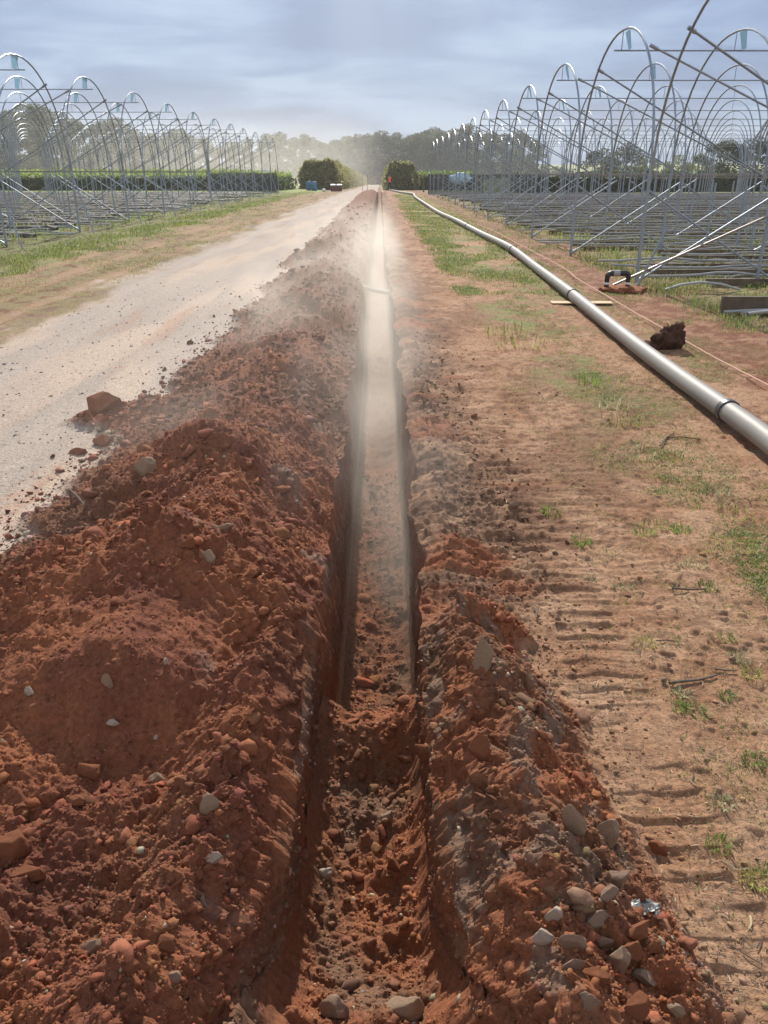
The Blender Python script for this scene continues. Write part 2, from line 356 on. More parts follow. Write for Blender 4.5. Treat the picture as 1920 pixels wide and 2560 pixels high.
def surf(x, y, rim_x, sgn):
    """height, colour and class for the ground outside the trench"""
    z0 = terrain(x, y); on = trench_on(y)
    d = np.abs(x - rim_x)
    pix = depth_of(y) / (FPX * .4)                        # metres per rendered pixel
    fine = lambda c: np.clip((c / pix - 1.5) / 3, 0, 1)    # drop detail finer than a pixel
    if sgn < 0: hp = heap_l(x, y)
    else: hp = heap_r(x, y)
    hm = sst(.004, .05, hp); hm = np.maximum(hm, sst(.12, .05, d) * sst(2.8, 2.5, y)) if sgn > 0 else hm
    lum = bumps(x + .05 * noise(x * 9, y * 9, 98), y + .05 * noise(x * 9, y * 9, 99), .21, 101, .4, .6) * hm * fine(.2) + bumps(x + 5 + .03 * noise(x * 18, y * 18, 98), y + .03 * noise(x * 18, y * 18, 99), .10, 111, .5, .7) * fine(.1) * hm + bumps(x, y + 7, .052, 121, .55, .8) * fine(.05) * hm + bumps(x + 3, y + 3, .027, 131, .75, .9) * fine(.027) * hm
    patch = np.clip(.55 + 1.1 * fbm(x * 1.3, y * 1.3, 140, 3), .15, 1.3)
    # the smooth raked face of the near heap has few lumps
    smooth_face = np.exp(-(((x + .75) / .5) ** 2 + ((y - 2.2) / .36) ** 2)) if sgn < 0 else 0
    lum = lum * (1 - .7 * sst(.42, .1, d)) * patch * (1 - .85 * smooth_face)
    rough = (fbm(x * 5, y * 5, 150, 6, .6) * .05 + np.abs(noise(x * 7 + .3 * noise(x * 20, y * 20, 151), y * 7, 152)) * .040 + np.abs(noise(x * 15, y * 15 + .3 * noise(x * 30, y * 30, 151), 153)) * .026 + (np.abs(noise(x * 33, y * 33, 154)) * .015 + np.abs(noise(x * 70, y * 70, 162)) * .008) * fine(.03) - .02) * hm * (1 - .6 * smooth_face)
    z = hp + lum + rough
    # flutes where soil slid towards the trench
    nq = sst(2.9, 2.5, y); wy = y + .16 * fbm(x * 2.3, y * 2.3, 158, 3) + .03 * noise(x * 13, y * 13, 159); am = (.25 + 1.1 * sst(-.3, .5, noise(x * 1.5, y * 2.1, 160))) * (.3 + .7 * sst(1.0, 1.7, y))
    fl = (noise(wy * 9 + np.abs(x) * 9, x * 2.0, 155) * .026 * am * (1 - .85 * nq) + nq * am * (fbm(wy * 16 + np.abs(x) * 14, x * 9, 157, 3, .6) * .030 + bumps(x, y, .045, 161, .5, .7)) + noise(y * 29 + x * 16, x * 2.2, 156) * .014) * sst(.65, .08, d) * hm * on
    z = z + fl
    gx = 1 - hm
    ax = np.abs(x)
    flat = fbm(x * 1.1, y * 1.1, 160, 4) * .03 + fbm(x * 9, y * 9, 165, 4, .6) * .012
    col = None
    if sgn > 0:
        churn = sst(1.05, .35, x + .35 * fbm(x * .8, y * .5, 170, 3)) * sst(2.2, 3.0, y) * gx
        cr = noise(x * 1.8, y * 11, 171) * .022 + noise(x * 4, y * 25, 172) * .013 + bumps(x + .03 * noise(x * 17, y * 17, 98), y + .03 * noise(x * 17, y * 17, 99), .08, 173, .35, .5) * fine(.06) + bumps(x, y, .032, 174, .5, .7) * fine(.03) + fbm(x * 14, y * 14, 175, 4, .65) * .02
        berm = .05 * np.exp(-((d - .13) / .12) ** 2) * (1 + .9 * noise(y * 2.2, x * 1.5, 176))
        z = z + churn * (cr * 1.1 + berm * on)
        # machine track prints: bars across the track
        tr = sst(.66, .74, x + .05 * noise(y * 2, x * 0, 180)) * sst(.99, .94, x - .01 * y + .06 * noise(y * 5, x * 0, 181)) * sst(4.2, 2.8, y)
        ph = y / .096 + 1.1 * noise(x * 1.5, y * 1.3, 182) + .12 * noise(x * 9, y * 3, 187); fr = ph - np.floor(ph)
        bar = sst(.04, .10, fr) * sst(.62, .5, fr); keep = sst(-.5, .0, noise(x * 1.4, y * 3.3, 183))
        z = z + tr * gx * keep * (-.010 * bar + .006 * noise(x * 3, y * 34, 184))
        tr2 = sst(.45, .6, x) * sst(1.5, 1.2, x) * sst(2.4, 3.2, y) * sst(24, 10, y)
        z = z + tr2 * (.008 * noise(x * 1.6, y * 13, 185) + .007 * noise(x * 3, y * 31, 186)) * gx
        z = z + flat * (1 - .6 * tr) * gx * sst(.1, .4, d)
        small = bumps(x, y, .045, 190, .28, .6) * fine(.045) * gx * (1 - .5 * tr)
        z = z + small
        # colour
        n1 = fbm(x * .9, y * .55, 200, 4); n2 = fbm(x * 3.2, y * 3.2, 205, 4); n3 = fbm(x * 11, y * 11, 207, 3)
        col = mixc_(np.broadcast_to(TAN, x.shape + (3,)), np.broadcast_to(OCHRE, x.shape + (3,)), .5 + 1.3 * n2)
        col = mixc_(col, np.broadcast_to(BROWN, x.shape + (3,)), sst(-.25, .3, n1 + .5 * n3 + .3 * n2) * .6 * sst(1.6, 4, y) + .3 * sst(.05, .35, n3))
        col = mixc_(col, np.broadcast_to(DARK, x.shape + (3,)), churn * (.48 + .9 * n2))
        col = mixc_(col, np.broadcast_to(RED, x.shape + (3,)), churn * sst(.12, .4, fbm(x * 1.3, y * 2.4, 215, 3)))
        wet = sst(3.05, 3.5, x + .3 * n1 + .2 * n2) * (.45 + .55 * sst(-.2, .15, n2 + .5 * n3))
        col = mixc_(col, np.broadcast_to(DRED * .95, x.shape + (3,)), wet * .8)
        gr = sst(-.08, .28, n1 * .8 + .55 * n2 + .3 * sst(6, 30, y) - .1) * sst(1.15, 1.6, x) * sst(3.5, 9, y) * (1 - .75 * sst(3.0, 3.5, x) * sst(5.2, 4.4, x))
        col = mixc_(col, np.broadcast_to(OLIVE, x.shape + (3,)), gr * .55)
        col = mixc_(col, np.broadcast_to(GREENC, x.shape + (3,)), gr * sst(.05, .4, n2 + .25) * .6)
        under = sst(4.6, 5.6, x) * sst(9, 11, y)
        col = mixc_(col, np.broadcast_to(mixc_(np.broadcast_to(GREENC, x.shape + (3,)), np.broadcast_to(BROWN, x.shape + (3,)), .5 + 1.6 * n2), x.shape + (3,)), under * .85)
        far = sst(70, 84, y)
        col = mixc_(col, np.broadcast_to(GREENC * 1.15, x.shape + (3,)), far * sst(4.8, 7, x) * .9)
        soilc = mixc_(np.broadcast_to(RED, x.shape + (3,)), np.broadcast_to(BROWN, x.shape + (3,)), .35 + 1.5 * n2)
        soilc = mixc_(soilc, np.broadcast_to(C(.205, .135, .095), x.shape + (3,)), sst(.10, .26, fbm(x * 6 + 9, y * 4.0, 220, 5, .6) + .08 * sst(.45, .25, x)) * .75)
        col = mixc_(col, soilc, hm)
        road2 = sst(.6, .2, ax) * sst(86, 92, y)
        col = mixc_(col, np.broadcast_to(ROADC, x.shape + (3,)), road2)
        cls = np.where(hp > .012, 2, 0)
    else:
        n1 = fbm(x * .6, y * .35, 230, 4); n2 = fbm(x * 3, y * 3, 235, 4); n3 = fbm(x * 10, y * 10, 237, 3); ns = fbm(x * 2.2, y * .25, 239, 4)
        soilc = mixc_(np.broadcast_to(RED, x.shape + (3,)), np.broadcast_to(DRED, x.shape + (3,)), .45 + 1.4 * n2)
        brown = sst(-.12, .3, fbm(x * .9, y * .6, 242, 3) + .35 * sst(-1.1, -.5, x) * sst(2.5, 4, y) - .12)
        soilc = mixc_(soilc, np.broadcast_to(BROWN, x.shape + (3,)), np.maximum(brown * .8, .7 * sst(3.5, 12, y)))
        soilc = mixc_(soilc, np.broadcast_to(PALE * .62, x.shape + (3,)), sst(.26, .5, fbm(x * 3.1 + 4, y * 2.7, 245, 4)) * .4 * sst(-1.2, -.3, x))
        road_l = 4.45 + .25 * n1 + .25 * noise(x * 0, y * .4, 250) - .012 * np.clip(y - 10, 0, 60)
        roadm = sst(road_l + .35, road_l - .35, ax + .5 * n2 + .4 * ns)
        roadm = np.where(y > 86, roadm * sst(5.2, 4.7, ax), roadm)
        rc = mixc_(np.broadcast_to(ROADC, x.shape + (3,)), np.broadcast_to(C(.27, .225, .19), x.shape + (3,)), .3 + 1.1 * ns)
        rc = mixc_(rc, np.broadcast_to(C(.42, .32, .245), x.shape + (3,)), sst(.0, .35, fbm(x * 1.3, y * .2, 252, 3)) * .7)
        rc = mixc_(rc, np.broadcast_to(C(.33, .19, .13), x.shape + (3,)), sst(.3, .5, ns + .4 * n3) * .5)
        verge = mixc_(np.broadcast_to(C(.30, .19, .115), x.shape + (3,)), np.broadcast_to(BROWN * .9, x.shape + (3,)), .5 + 2.2 * ns + .9 * n3)
        verge = mixc_(verge, np.broadcast_to(OLIVE, x.shape + (3,)), sst(-.05, .3, n2 + .5 * ns + .1) * .75)
        g1 = .8 * sst(6.5, 7.1, ax + .5 * n1 + .3 * n2) * sst(8.1, 7.4, ax + .4 * n1)
        verge = mixc_(verge, np.broadcast_to(GREENC, x.shape + (3,)), g1 * (.75 + .5 * n2))
        g2 = sst(7.6, 8.2, ax + .5 * n1)
        under = mixc_(np.broadcast_to(DARK, x.shape + (3,)), np.broadcast_to(GREENC * .9, x.shape + (3,)), .6 + 1.5 * n2 + .35 * sst(9, 10, ax) + .3 * sst(45, 70, y))
        verge = mixc_(verge, under, g2)
        far = sst(74, 84, y) * sst(5.5, 7, ax)
        verge = mixc_(verge, np.broadcast_to(GREENC * 1.15, x.shape + (3,)), far)
        rimz = sst(1.3, 1.0, ax) * sst(87, 84, y); hm = np.maximum(hm, rimz)
        col = mixc_(verge, rc, roadm); col = mixc_(col, soilc, hm)
        ruts = -.02 * np.exp(-((ax - 3.0 + .1 * n1) / .25) ** 2) - .02 * np.exp(-((ax - 4.15 + .1 * n1) / .22) ** 2)
        z = z + gx * (flat * np.where(roadm > .5, .35, 1.0) + ruts * sst(86, 80, y))
        z = z + gx * bumps(x, y, .05, 260, .25, .5) * fine(.05) * np.where(roadm > .5, .6, 1.2)
        tm = sst(.2, .5, fbm(x * .7, y * .3, 262, 2)) * sst(3.2, 3.5, ax) * sst(4.4, 4.0, ax)
        z = z + gx * tm * .008 * np.sin(y * 42 + 2 * n1)
        cls = np.where((hp > .012) | ((ax < 1.2) & (y < 86)), 1, np.where((roadm > .5), 3, 0))
    return z0 + z, np.clip(col, .01, .9), cls, hp
ZL, CLc, KL, HL = surf(XL, YL, XL[:, :1], -1)
ZR, CRc, KR, HR = surf(XRt, YRt, XRt[:, :1], 1)
# crumbly relief on the steep inner faces (pushes the face sideways as well as up)
def face(X, Y, Z, sgn, seed):
    d = np.abs(X - X[:, :1]); mk = sst(.34, .16, d) * sst(0, .012, d) * sst(3.2, 2.6, Y) * sst(.5, .9, Y)
    n = np.abs(noise(Y * 11 + Z * 5, Z * 11 + 3, seed)) * .036 + np.abs(noise(Y * 26, Z * 26 + 5, seed + 1)) * .018 + np.abs(noise(Y * 55, Z * 55, seed + 2)) * .009 + fbm(Y * 5 + Z * 6, Z * 5, seed + 3, 3) * .03 - .018
    return X - sgn * n * mk
XL = face(XL, YL, ZL, -1, 620); XRt = face(XRt, YRt, ZR, 1, 640)

# trench: left wall, floor, right wall
tw = np.linspace(0, 1, NW)[None, :]; tf = np.linspace(-1, 1, NF)[None, :]
onY = trench_on(Yc); FZ = terrain(0 * Yc, Yc) + floor_z(Yc) * onY
hw = .195 - .012 * sst(10, 30, Yc) + .005 * sst(2.8, 2.4, Yc) + .08 * sst(1.6, 1.05, Yc)
FB = FZ + (.06 + .10 * sst(2.6, 2.2, Yc)) * onY
def wall(xr, zr, sgn, seed):
    z = zr + (FB - zr) * tw
    prof = 1 - np.clip(tw / (.30 - .16 * sst(2.8, 2.4, Yc) + .6 * sst(1.55, 1.1, Yc) + .12 * noise(Yc * 1.3, Yc * 0, seed)), 0, 1) ** .8    # flares out near the rim
    xb = tc_ + sgn * hw
    x = xb + (xr - xb) * prof
    x = x + sgn * (noise(Yc * 7 + z * 4, z * 2.2, seed + 1) * .009 + noise(Yc * 19 + z * 9, z * 3, seed + 2) * .007 + noise(Yc * 43 + z * 17, z * 9, seed + 3) * .005 + fbm(Yc * 30 + z * 8, z * 30, seed + 11, 4, .65) * .016 + bumps(Yc + 0 * z, z * 1.0 + 50, .12, seed + 3, .35, .25)) * onY * (1 - (2 * tw - 1) ** 8)
    lay = z - terrain(0 * Yc, Yc)
    n = fbm(Yc * 2 + lay, lay * 5, seed + 5, 4)
    c = mixc_(np.broadcast_to(RED * 1.05, z.shape + (3,)), np.broadcast_to(BROWN * 1.1, z.shape + (3,)), .5 + 1.4 * n)
    c = mixc_(c, np.broadcast_to(C(.25, .17, .12), z.shape + (3,)), sst(.15, .3, fbm(Yc * 1.7 + 3, lay * 3, seed + 8, 4)) * .5)
    c = mixc_(c, np.broadcast_to(C(.42, .31, .22), z.shape + (3,)), sst(-.5, -.75, lay + .08 * n) * .8)     # colour turns paler towards the foot of the wall
    return x, Yc + 0 * z, z, c
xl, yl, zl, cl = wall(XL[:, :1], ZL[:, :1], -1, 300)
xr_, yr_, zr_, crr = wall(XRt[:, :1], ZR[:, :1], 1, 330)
xf = tc_ + hw * tf; yf = Yc + 0 * xf
pixf = depth_of(yf) / (FPX * .4)
rub = bumps(xf, yf, .12, 351, .6, .8) + bumps(xf + 2, yf, .06, 361, .7, .85) + bumps(xf, yf + 3, .03, 371, .75, .9) * np.clip((.03 / pixf - 1) / 3, 0, 1)
zf = FZ + (rub * (.55 + .35 * sst(2.6, 2.2, yf)) + fbm(xf * 5, yf * 5, 380, 4) * .05 + .06 * np.abs(tf) ** 3 + .10 * np.abs(tf) ** 5 * sst(2.6, 2.2, yf)) * onY
lipn = np.exp(-((yf - 2.5) / .15) ** 2); zf = zf + lipn * (.06 * tf ** 2 + .05 * noise(xf * 7, yf * 2, 383))
nf = fbm(xf * 4, yf * 2.5, 385, 4)
cf = mixc_(np.broadcast_to(RED, xf.shape + (3,)), np.broadcast_to(BROWN, xf.shape + (3,)), .35 + 1.5 * nf)
cf = mixc_(cf, np.broadcast_to(C(.26, .17, .115), xf.shape + (3,)), sst(4, 12, yf) * .45 + .2 * sst(.2, .4, nf))
GX = np.concatenate([XL[:, ::-1], xl[:, 1:-1], xf, xr_[:, ::-1][:, 1:-1], XRt], 1)
GY = np.concatenate([YL[:, ::-1], yl[:, 1:-1], yf, yr_[:, ::-1][:, 1:-1], YRt], 1)
GZ = np.concatenate([ZL[:, ::-1], zl[:, 1:-1], zf, zr_[:, ::-1][:, 1:-1], ZR], 1)
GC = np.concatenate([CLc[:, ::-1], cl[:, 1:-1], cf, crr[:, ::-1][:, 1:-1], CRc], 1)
tcl = np.where((Yc > .3) & (Yc < 85), 4, 0)
GK = np.concatenate([KL[:, ::-1], tcl + 0 * xl[:, 1:-1].astype(int), tcl + 0 * xf.astype(int), tcl + 0 * xr_[:, 1:-1].astype(int), KR], 1)
NC = GX.shape[1]
idx = np.arange(NR * NC).reshape(NR, NC)
quads = np.stack([idx[:-1, :-1], idx[:-1, 1:], idx[1:, 1:], idx[1:, :-1]], -1).reshape(-1, 4)
kq = np.maximum(np.maximum(GK[:-1, :-1], GK[:-1, 1:]), np.maximum(GK[1:, 1:], GK[1:, :-1])).reshape(-1)
V = np.stack([GX, GY, GZ], -1).reshape(-1, 3); VC = GC.reshape(-1, 3); VK = GK.reshape(-1)
def submesh(name, k, m):
    q = quads[kq == k]; used = np.zeros(len(V), bool); used[q.ravel()] = True
    mp = np.cumsum(used) - 1
    me = mesh_np(name, V[used], mp[q], True, VC[used]); me.materials.append(m)
    return link(name, me)
tag(submesh('ground', 0, M['field']), kind='structure')
tag(submesh('spoil_heap', 1, M['soil']), 'long red spoil heap banked up between the trench and the pale gravel road', 'soil heap')
tag(submesh('spoil_heap', 2, M['soil']), 'short stony soil heap at the near right edge of the trench', 'soil heap')
tag(submesh('gravel_road', 3, M['gravel']), kind='structure')
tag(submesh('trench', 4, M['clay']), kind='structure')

# lookups on the finished surface
def height(x, y):
    j = int(np.clip(np.searchsorted(YR, y), 1, NR - 1)); j = j if abs(YR[j] - y) < abs(YR[j - 1] - y) else j - 1
    i = int(np.argmin(np.abs(GX[j] - x))); return float(GZ[j, i])
def ray(px, py):
    d = Vector(((px - 960) / FPX, -(py - 1280) / FPX, -1.0)); d.rotate(cam.rotation_euler); return d
def at(px, py, z=0.0):
    d = ray(px, py); t = (z - CAM_H) / d.z; return (d.x * t, d.y * t, z)
def at_t(px, py, dz=0.0):
    z = dz
    for _ in range(12):
        p = at(px, py, z); z = .5 * z + .5 * (tz(p[0], p[1]) + dz)
    return p
def at_y(px, py, y):
    d = ray(px, py); t = y / d.y; return (d.x * t, y, CAM_H + d.z * t)
def hit(px, py):
    """where the line of sight through a photo pixel meets the finished ground"""
    d = ray(px, py); t = .7
    while t < 14:
        p = (d.x * t, d.y * t, CAM_H + d.z * t)
        if p[2] <= height(p[0], p[1]): return p
        t += .006
    return p

# ------------------------------------------------------------------ loose soil, stones, litter (uncountable)
def ico(sub):
    bm = bmesh.new(); bmesh.ops.create_icosphere(bm, subdivisions=sub, radius=1); v = np.array([p.co[:] for p in bm.verts]); f = np.array([[q.index for q in p.verts] for p in bm.faces]); bm.free(); return v, f
ICO1, ICO2, ICO3 = ico(1), ico(2), ico(4)
def facet(v, seed):
    rs_ = np.random.default_rng(seed); v = v.copy()
    for _ in range(7):
        d = rs_.normal(size=3); d /= np.linalg.norm(d); k = .45 + .35 * rs_.random(); v = v - np.outer(np.clip(v @ d - k, 0, None), d) * .95
    return v * (.8 + .5 * rs_.random(3))
def lumps(name, pos, rad, col, ico_, m, flat=.75, amp=.28):
    bv, bf = ico_; n = len(pos); k = len(bv)
    q = rng.normal(size=(n, 4)); q /= np.linalg.norm(q, axis=1)[:, None]
    a, b, c, d = q.T
    Rm = np.stack([1 - 2 * (c * c + d * d), 2 * (b * c - a * d), 2 * (b * d + a * c), 2 * (b * c + a * d), 1 - 2 * (b * b + d * d), 2 * (c * d - a * b), 2 * (b * d - a * c), 2 * (c * d + a * b), 1 - 2 * (b * b + c * c)], -1).reshape(n, 3, 3)
    sc = rad[:, None] * (.7 + .6 * rng.random((n, 3)))
    jit = 1 + amp * rng.normal(size=(n, k))[:, :, None].clip(-1.6, 1.6)
    bk = np.stack([facet(bv, 5000 + i) for i in range(14)])[rng.integers(0, 14, n)]
    v = np.einsum('nij,nkj->nki', Rm, bk * jit * sc[:, None, :]); v[..., 2] *= flat
    v = v + pos[:, None, :]
    f = bf[None] + (np.arange(n) * k)[:, None, None]
    cc = np.repeat(col, k, 0)
    me = mesh_np(name, v.reshape(-1, 3), f.reshape(-1, 3), False, cc); me.materials.append(m)
    return link(name, me)
dep = depth_of(V[:, 1]); hp_all = np.concatenate([HL[:, ::-1], 0 * xl[:, 1:-1], 0 * xf, 0 * xr_[:, 1:-1], HR], 1).reshape(-1)
infr = (np.abs(V[:, 0]) < .53 * dep + .3) & (V[:, 1] > .75)
def pick(mask, n):
    i = np.flatnonzero(mask); return rng.choice(i, min(n, len(i)), replace=False)
def powr(n, lo, hi, a=2.2): uu = rng.random(n); return (lo ** (1 - a) + uu * (hi ** (1 - a) - lo ** (1 - a))) ** (1 / (1 - a))
def shade(c, n, v=.25): return np.clip(c * (1 + v * rng.normal(size=(n, 1))) * (1 + .07 * rng.normal(size=(n, 3))), .012, .8)
# clods on both heaps and the trench floor
near_heap = infr & ((VK == 1) | (VK == 2)) & (V[:, 1] < 5)
far_heap = infr & (VK == 1) & (V[:, 1] >= 5) & (V[:, 1] < 40)
floor_m = infr & (VK == 4) & (np.abs(V[:, 0] - trench_c(V[:, 1])) < .17) & (V[:, 1] < 7)
dr = np.abs(V[:, 0]) - .24; sf = np.exp(-(((V[:, 0] + .75) / .55) ** 2 + ((V[:, 1] - 2.2) / .36) ** 2)); okc = (dr > .16 * rng.random(len(V)) + .05) & (sf < .15 + .8 * rng.random(len(V)) ** 3)
ids = np.concatenate([pick(near_heap & okc & (V[:, 1] < 2.0), 3200), pick(near_heap & okc & (V[:, 1] >= 2.0), 2600), pick(floor_m, 1900)])
ids_w = np.concatenate([pick(infr & (VK == 4) & (V[:, 1] < 2.5), 1500), pick(near_heap & (dr < .3) & (V[:, 1] < 2.6), 900)])
ids = np.concatenate([ids, ids_w])
r = powr(len(ids), .0045, .032, 3.1); r[-len(ids_w):] = powr(len(ids_w), .004, .018, 2.8); r *= np.clip(depth_of(V[ids, 1]) / 2.6, .8, 1.6)
c = VC[ids]; pale = (rng.random(len(ids)) < .04) & (r < .014)
c = shade(c * 1.0, len(ids), .13); c[pale] = shade(np.broadcast_to(C(.31, .24, .185), (pale.sum(), 3)), pale.sum(), .15)
p = V[ids].copy(); p[:, 2] += r * .08
big = r > .014
idt = np.concatenate([pick(near_heap & (V[:, 1] < 3.2), 15000), pick(near_heap & (V[:, 1] >= 3.2), 5000), pick(floor_m, 3000)]); rt_ = powr(len(idt), .0022, .0065, 2.4) * np.clip(depth_of(V[idt, 1]) / 2.6, .8, 2.2); pt_ = V[idt].copy(); pt_[:, 2] += rt_ * .3
lumps('soil_grit', pt_, rt_, shade(VC[idt] * 1.08, len(idt)), ICO1, M['clod'], amp=.2)['kind'] = 'stuff'
lumps('soil_clods', p[big], r[big], c[big], ICO2, M['clod'], amp=.16)['kind'] = 'stuff'
lumps('soil_crumbs', p[~big], r[~big], c[~big], ICO1, M['clod'], amp=.2)['kind'] = 'stuff'
ids = pick(far_heap, 5200); r = powr(len(ids), .010, .06, 2.9) * np.clip(depth_of(V[ids, 1]) / 12, .7, 1.5); p = V[ids].copy(); p[:, 2] += r * .3
lumps('soil_clods', p, r, shade(VC[ids], len(ids)), ICO1, M['clod'])['kind'] = 'stuff'
# crumbs thrown out over the road edge and the ground by the right heap
road_edge = infr & (VK == 3) & (V[:, 0] > -2.75) & (V[:, 1] < 30)
wgt = np.exp(-(-(V[:, 0]) - 1.85).clip(0) / .09); ii = np.flatnonzero(road_edge); pr = wgt[ii]; pr /= pr.sum()
ids = rng.choice(ii, 1100, replace=False, p=pr); r = powr(len(ids), .004, .035, 2.7) * np.clip(depth_of(V[ids, 1]) / 6, .8, 1.6); p = V[ids].copy(); p[:, 2] += r * .35
lumps('soil_crumbs', p, r, shade(np.broadcast_to(DRED, (len(ids), 3)), len(ids)), ICO1, M['clod'])['kind'] = 'stuff'
ge = infr & (VK == 0) & (V[:, 0] > .3) & (V[:, 0] < 2.6) & (V[:, 1] < 9); ii = np.flatnonzero(ge)
pr = np.exp(-(V[ii, 0] - .6).clip(0) / .16) + .012; pr /= pr.sum()
ids = rng.choice(ii, 2300, replace=False, p=pr); r = powr(len(ids), .0028, .014, 2.8) * np.clip(depth_of(V[ids, 1]) / 3, .7, 2); p = V[ids].copy(); p[:, 2] += r * .3
lumps('soil_crumbs', p, r, shade(VC[ids] * .85, len(ids)), ICO1, M['clod'])['kind'] = 'stuff'
# road stones
ids = pick(infr & (VK == 3) & (V[:, 1] < 14), 1300); r = powr(len(ids), .003, .010, 2.6) * np.clip(depth_of(V[ids, 1]) / 5, .8, 2); p = V[ids].copy(); p[:, 2] += r * .2
lumps('road_gravel', p, r, shade(np.broadcast_to(C(.36, .31, .275), (len(ids), 3)), len(ids), .25), ICO1, M['clod'])['kind'] = 'stuff'
# twigs and dead leaves on the right-hand ground
ii = np.flatnonzero(infr & (VK == 0) & (V[:, 0] > .7) & (V[:, 0] < 3.6) & (V[:, 1] < 14))
ids = rng.choice(ii, 5200, replace=False); n = len(ids)
ln = powr(n, .008, .07, 2.6) * np.clip(depth_of(V[ids, 1]) / 3, .8, 2); wd = (.0012 + .05 * ln) * (.5 + rng.random(n)); an = rng.random(n) * 6.28; ti = rng.normal(size=n) * .18
dx = np.stack([np.cos(an), np.sin(an), ti], -1) * ln[:, None] * .5; dy = np.stack([-np.sin(an), np.cos(an), 0 * an], -1) * wd[:, None] * .5
bend = np.stack([-np.sin(an), np.cos(an), 0 * an + .25], -1) * (ln * rng.normal(size=n) * .12)[:, None]
p = V[ids] + np.array([0, 0, .004]); up = np.array([0, 0, 1.]) * wd[:, None] * .5
vv = np.stack([p - dx - dy, p - dx + dy, p + bend + up + dy, p + bend + up - dy, p + dx + dy * .4, p + dx - dy * .4], 1).reshape(-1, 3)
b0 = (np.arange(n) * 6)[:, None]; ff = np.concatenate([b0 + [0, 3, 2, 1], b0 + [3, 5, 4, 2]])
me = mesh_np('twig_litter', vv, ff, False, np.repeat(shade(np.where(rng.random((n, 1)) < .25, C(.30, .23, .15), C(.085, .055, .04)), n), 6, 0)); me.materials.append(M['twig'])
link('twig_litter', me)['kind'] = 'stuff'

# ------------------------------------------------------------------ grass
def blades(name, pos, n_each, hgt, wid, spread, cols):
    m = len(pos); n = m * n_each; P = np.repeat(pos, n_each, 0); Hh = np.repeat(hgt, n_each) * (.45 + .75 * rng.random(n)); Wd_ = np.repeat(wid, n_each) * (.6 + .7 * rng.random(n)); Sp = np.repeat(spread, n_each)
    an = rng.random(n) * 6.283; rad = Sp * np.sqrt(rng.random(n)); P = P + np.stack([np.cos(an) * rad, np.sin(an) * rad, 0 * an - .004], -1)
    la = an + rng.normal(size=n) * .9; lean = Hh * (.25 + .8 * rng.random(n)); o = np.stack([np.cos(la), np.sin(la), 0 * la], -1); sd_ = np.stack([-np.sin(la), np.cos(la), 0 * la], -1) * Wd_[:, None] * .5
    mid = P + o * (lean * .35)[:, None] + np.array([0, 0, 1.]) * (Hh * .68)[:, None]; tip = P + o * lean[:, None] + np.array([0, 0, 1.]) * (Hh * (.55 + .5 * rng.random(n)))[:, None]
    vv = np.stack([P - sd_, P + sd_, mid + sd_ * .8, mid - sd_ * .8, tip + sd_ * .12, tip - sd_ * .12], 1).reshape(-1, 3)
    b0 = (np.arange(n) * 6)[:, None]; ff = np.concatenate([b0 + [0, 1, 2, 3], b0 + [3, 2, 4, 5]])
    cc = np.repeat(cols, n_each, 0) * (1 + .25 * rng.normal(size=(n, 1))); cc = np.repeat(np.clip(cc, .02, .6), 6, 0)
    me = mesh_np(name, vv, ff, False, cc); me.materials.append(M['grass']); o_ = link(name, me); o_['kind'] = 'stuff'; return o_
GRN = C(.16, .25, .045); YGR = C(.29, .30, .085); PGR = C(.31, .32, .18)
def gcol(n): t = rng.random((n, 1)); k = rng.random((n, 1)); return np.where(k < .3, GRN, np.where(k < .75, YGR, PGR)) * (.8 + .5 * t)
# near tufts seen one by one in the photo (placed on the soil), then drifts
tufts = [(1612, 1605, .05, 26), (1706, 1730, .035, 20), (1735, 1775, .06, 34), (1700, 1765, .04, 20), (1820, 1735, .035, 18), (1884, 1895, .05, 22), (1806, 1995, .05, 20), (1800, 2100, .05, 12), (1890, 2185, .06, 40), (1905, 2195, .05, 24),
         (1810, 1590, .05, 24), (1850, 1640, .05, 30), (1880, 1680, .05, 24), (1470, 1440, .04, 20), (1556, 1455, .045, 24), (1610, 1330, .05, 26), (1640, 1310, .07, 30), (1700, 1320, .05, 22), (1378, 1275, .05, 22), (1455, 1350, .05, 20), (1735, 1405, .06, 26), (1770, 1460, .05, 22), (1860, 1370, .06, 30), (1900, 1405, .06, 26),
         (1540, 1010, .1, 30), (1560, 1050, .1, 30), (1600, 1130, .1, 26), (1690, 1140, .08, 24), (1800, 1230, .1, 34), (1840, 1280, .09, 30), (1500, 950, .1, 26), (1300, 860, .12, 24), (1270, 830, .12, 24)]
P = []; 
for (a, b, s, k) in tufts: q = at(a, b, 0); P.append((q[0], q[1], height(q[0], q[1])))
P = np.array(P); sp = np.array([t[2] for t in tufts]) * np.clip(np.array([depth_of(q[1]) for q in P]) / 3, .8, 3)
blades('grass', P, 64, .014 + sp * .30, .0028 + sp * .018, sp * .9, gcol(len(P)))
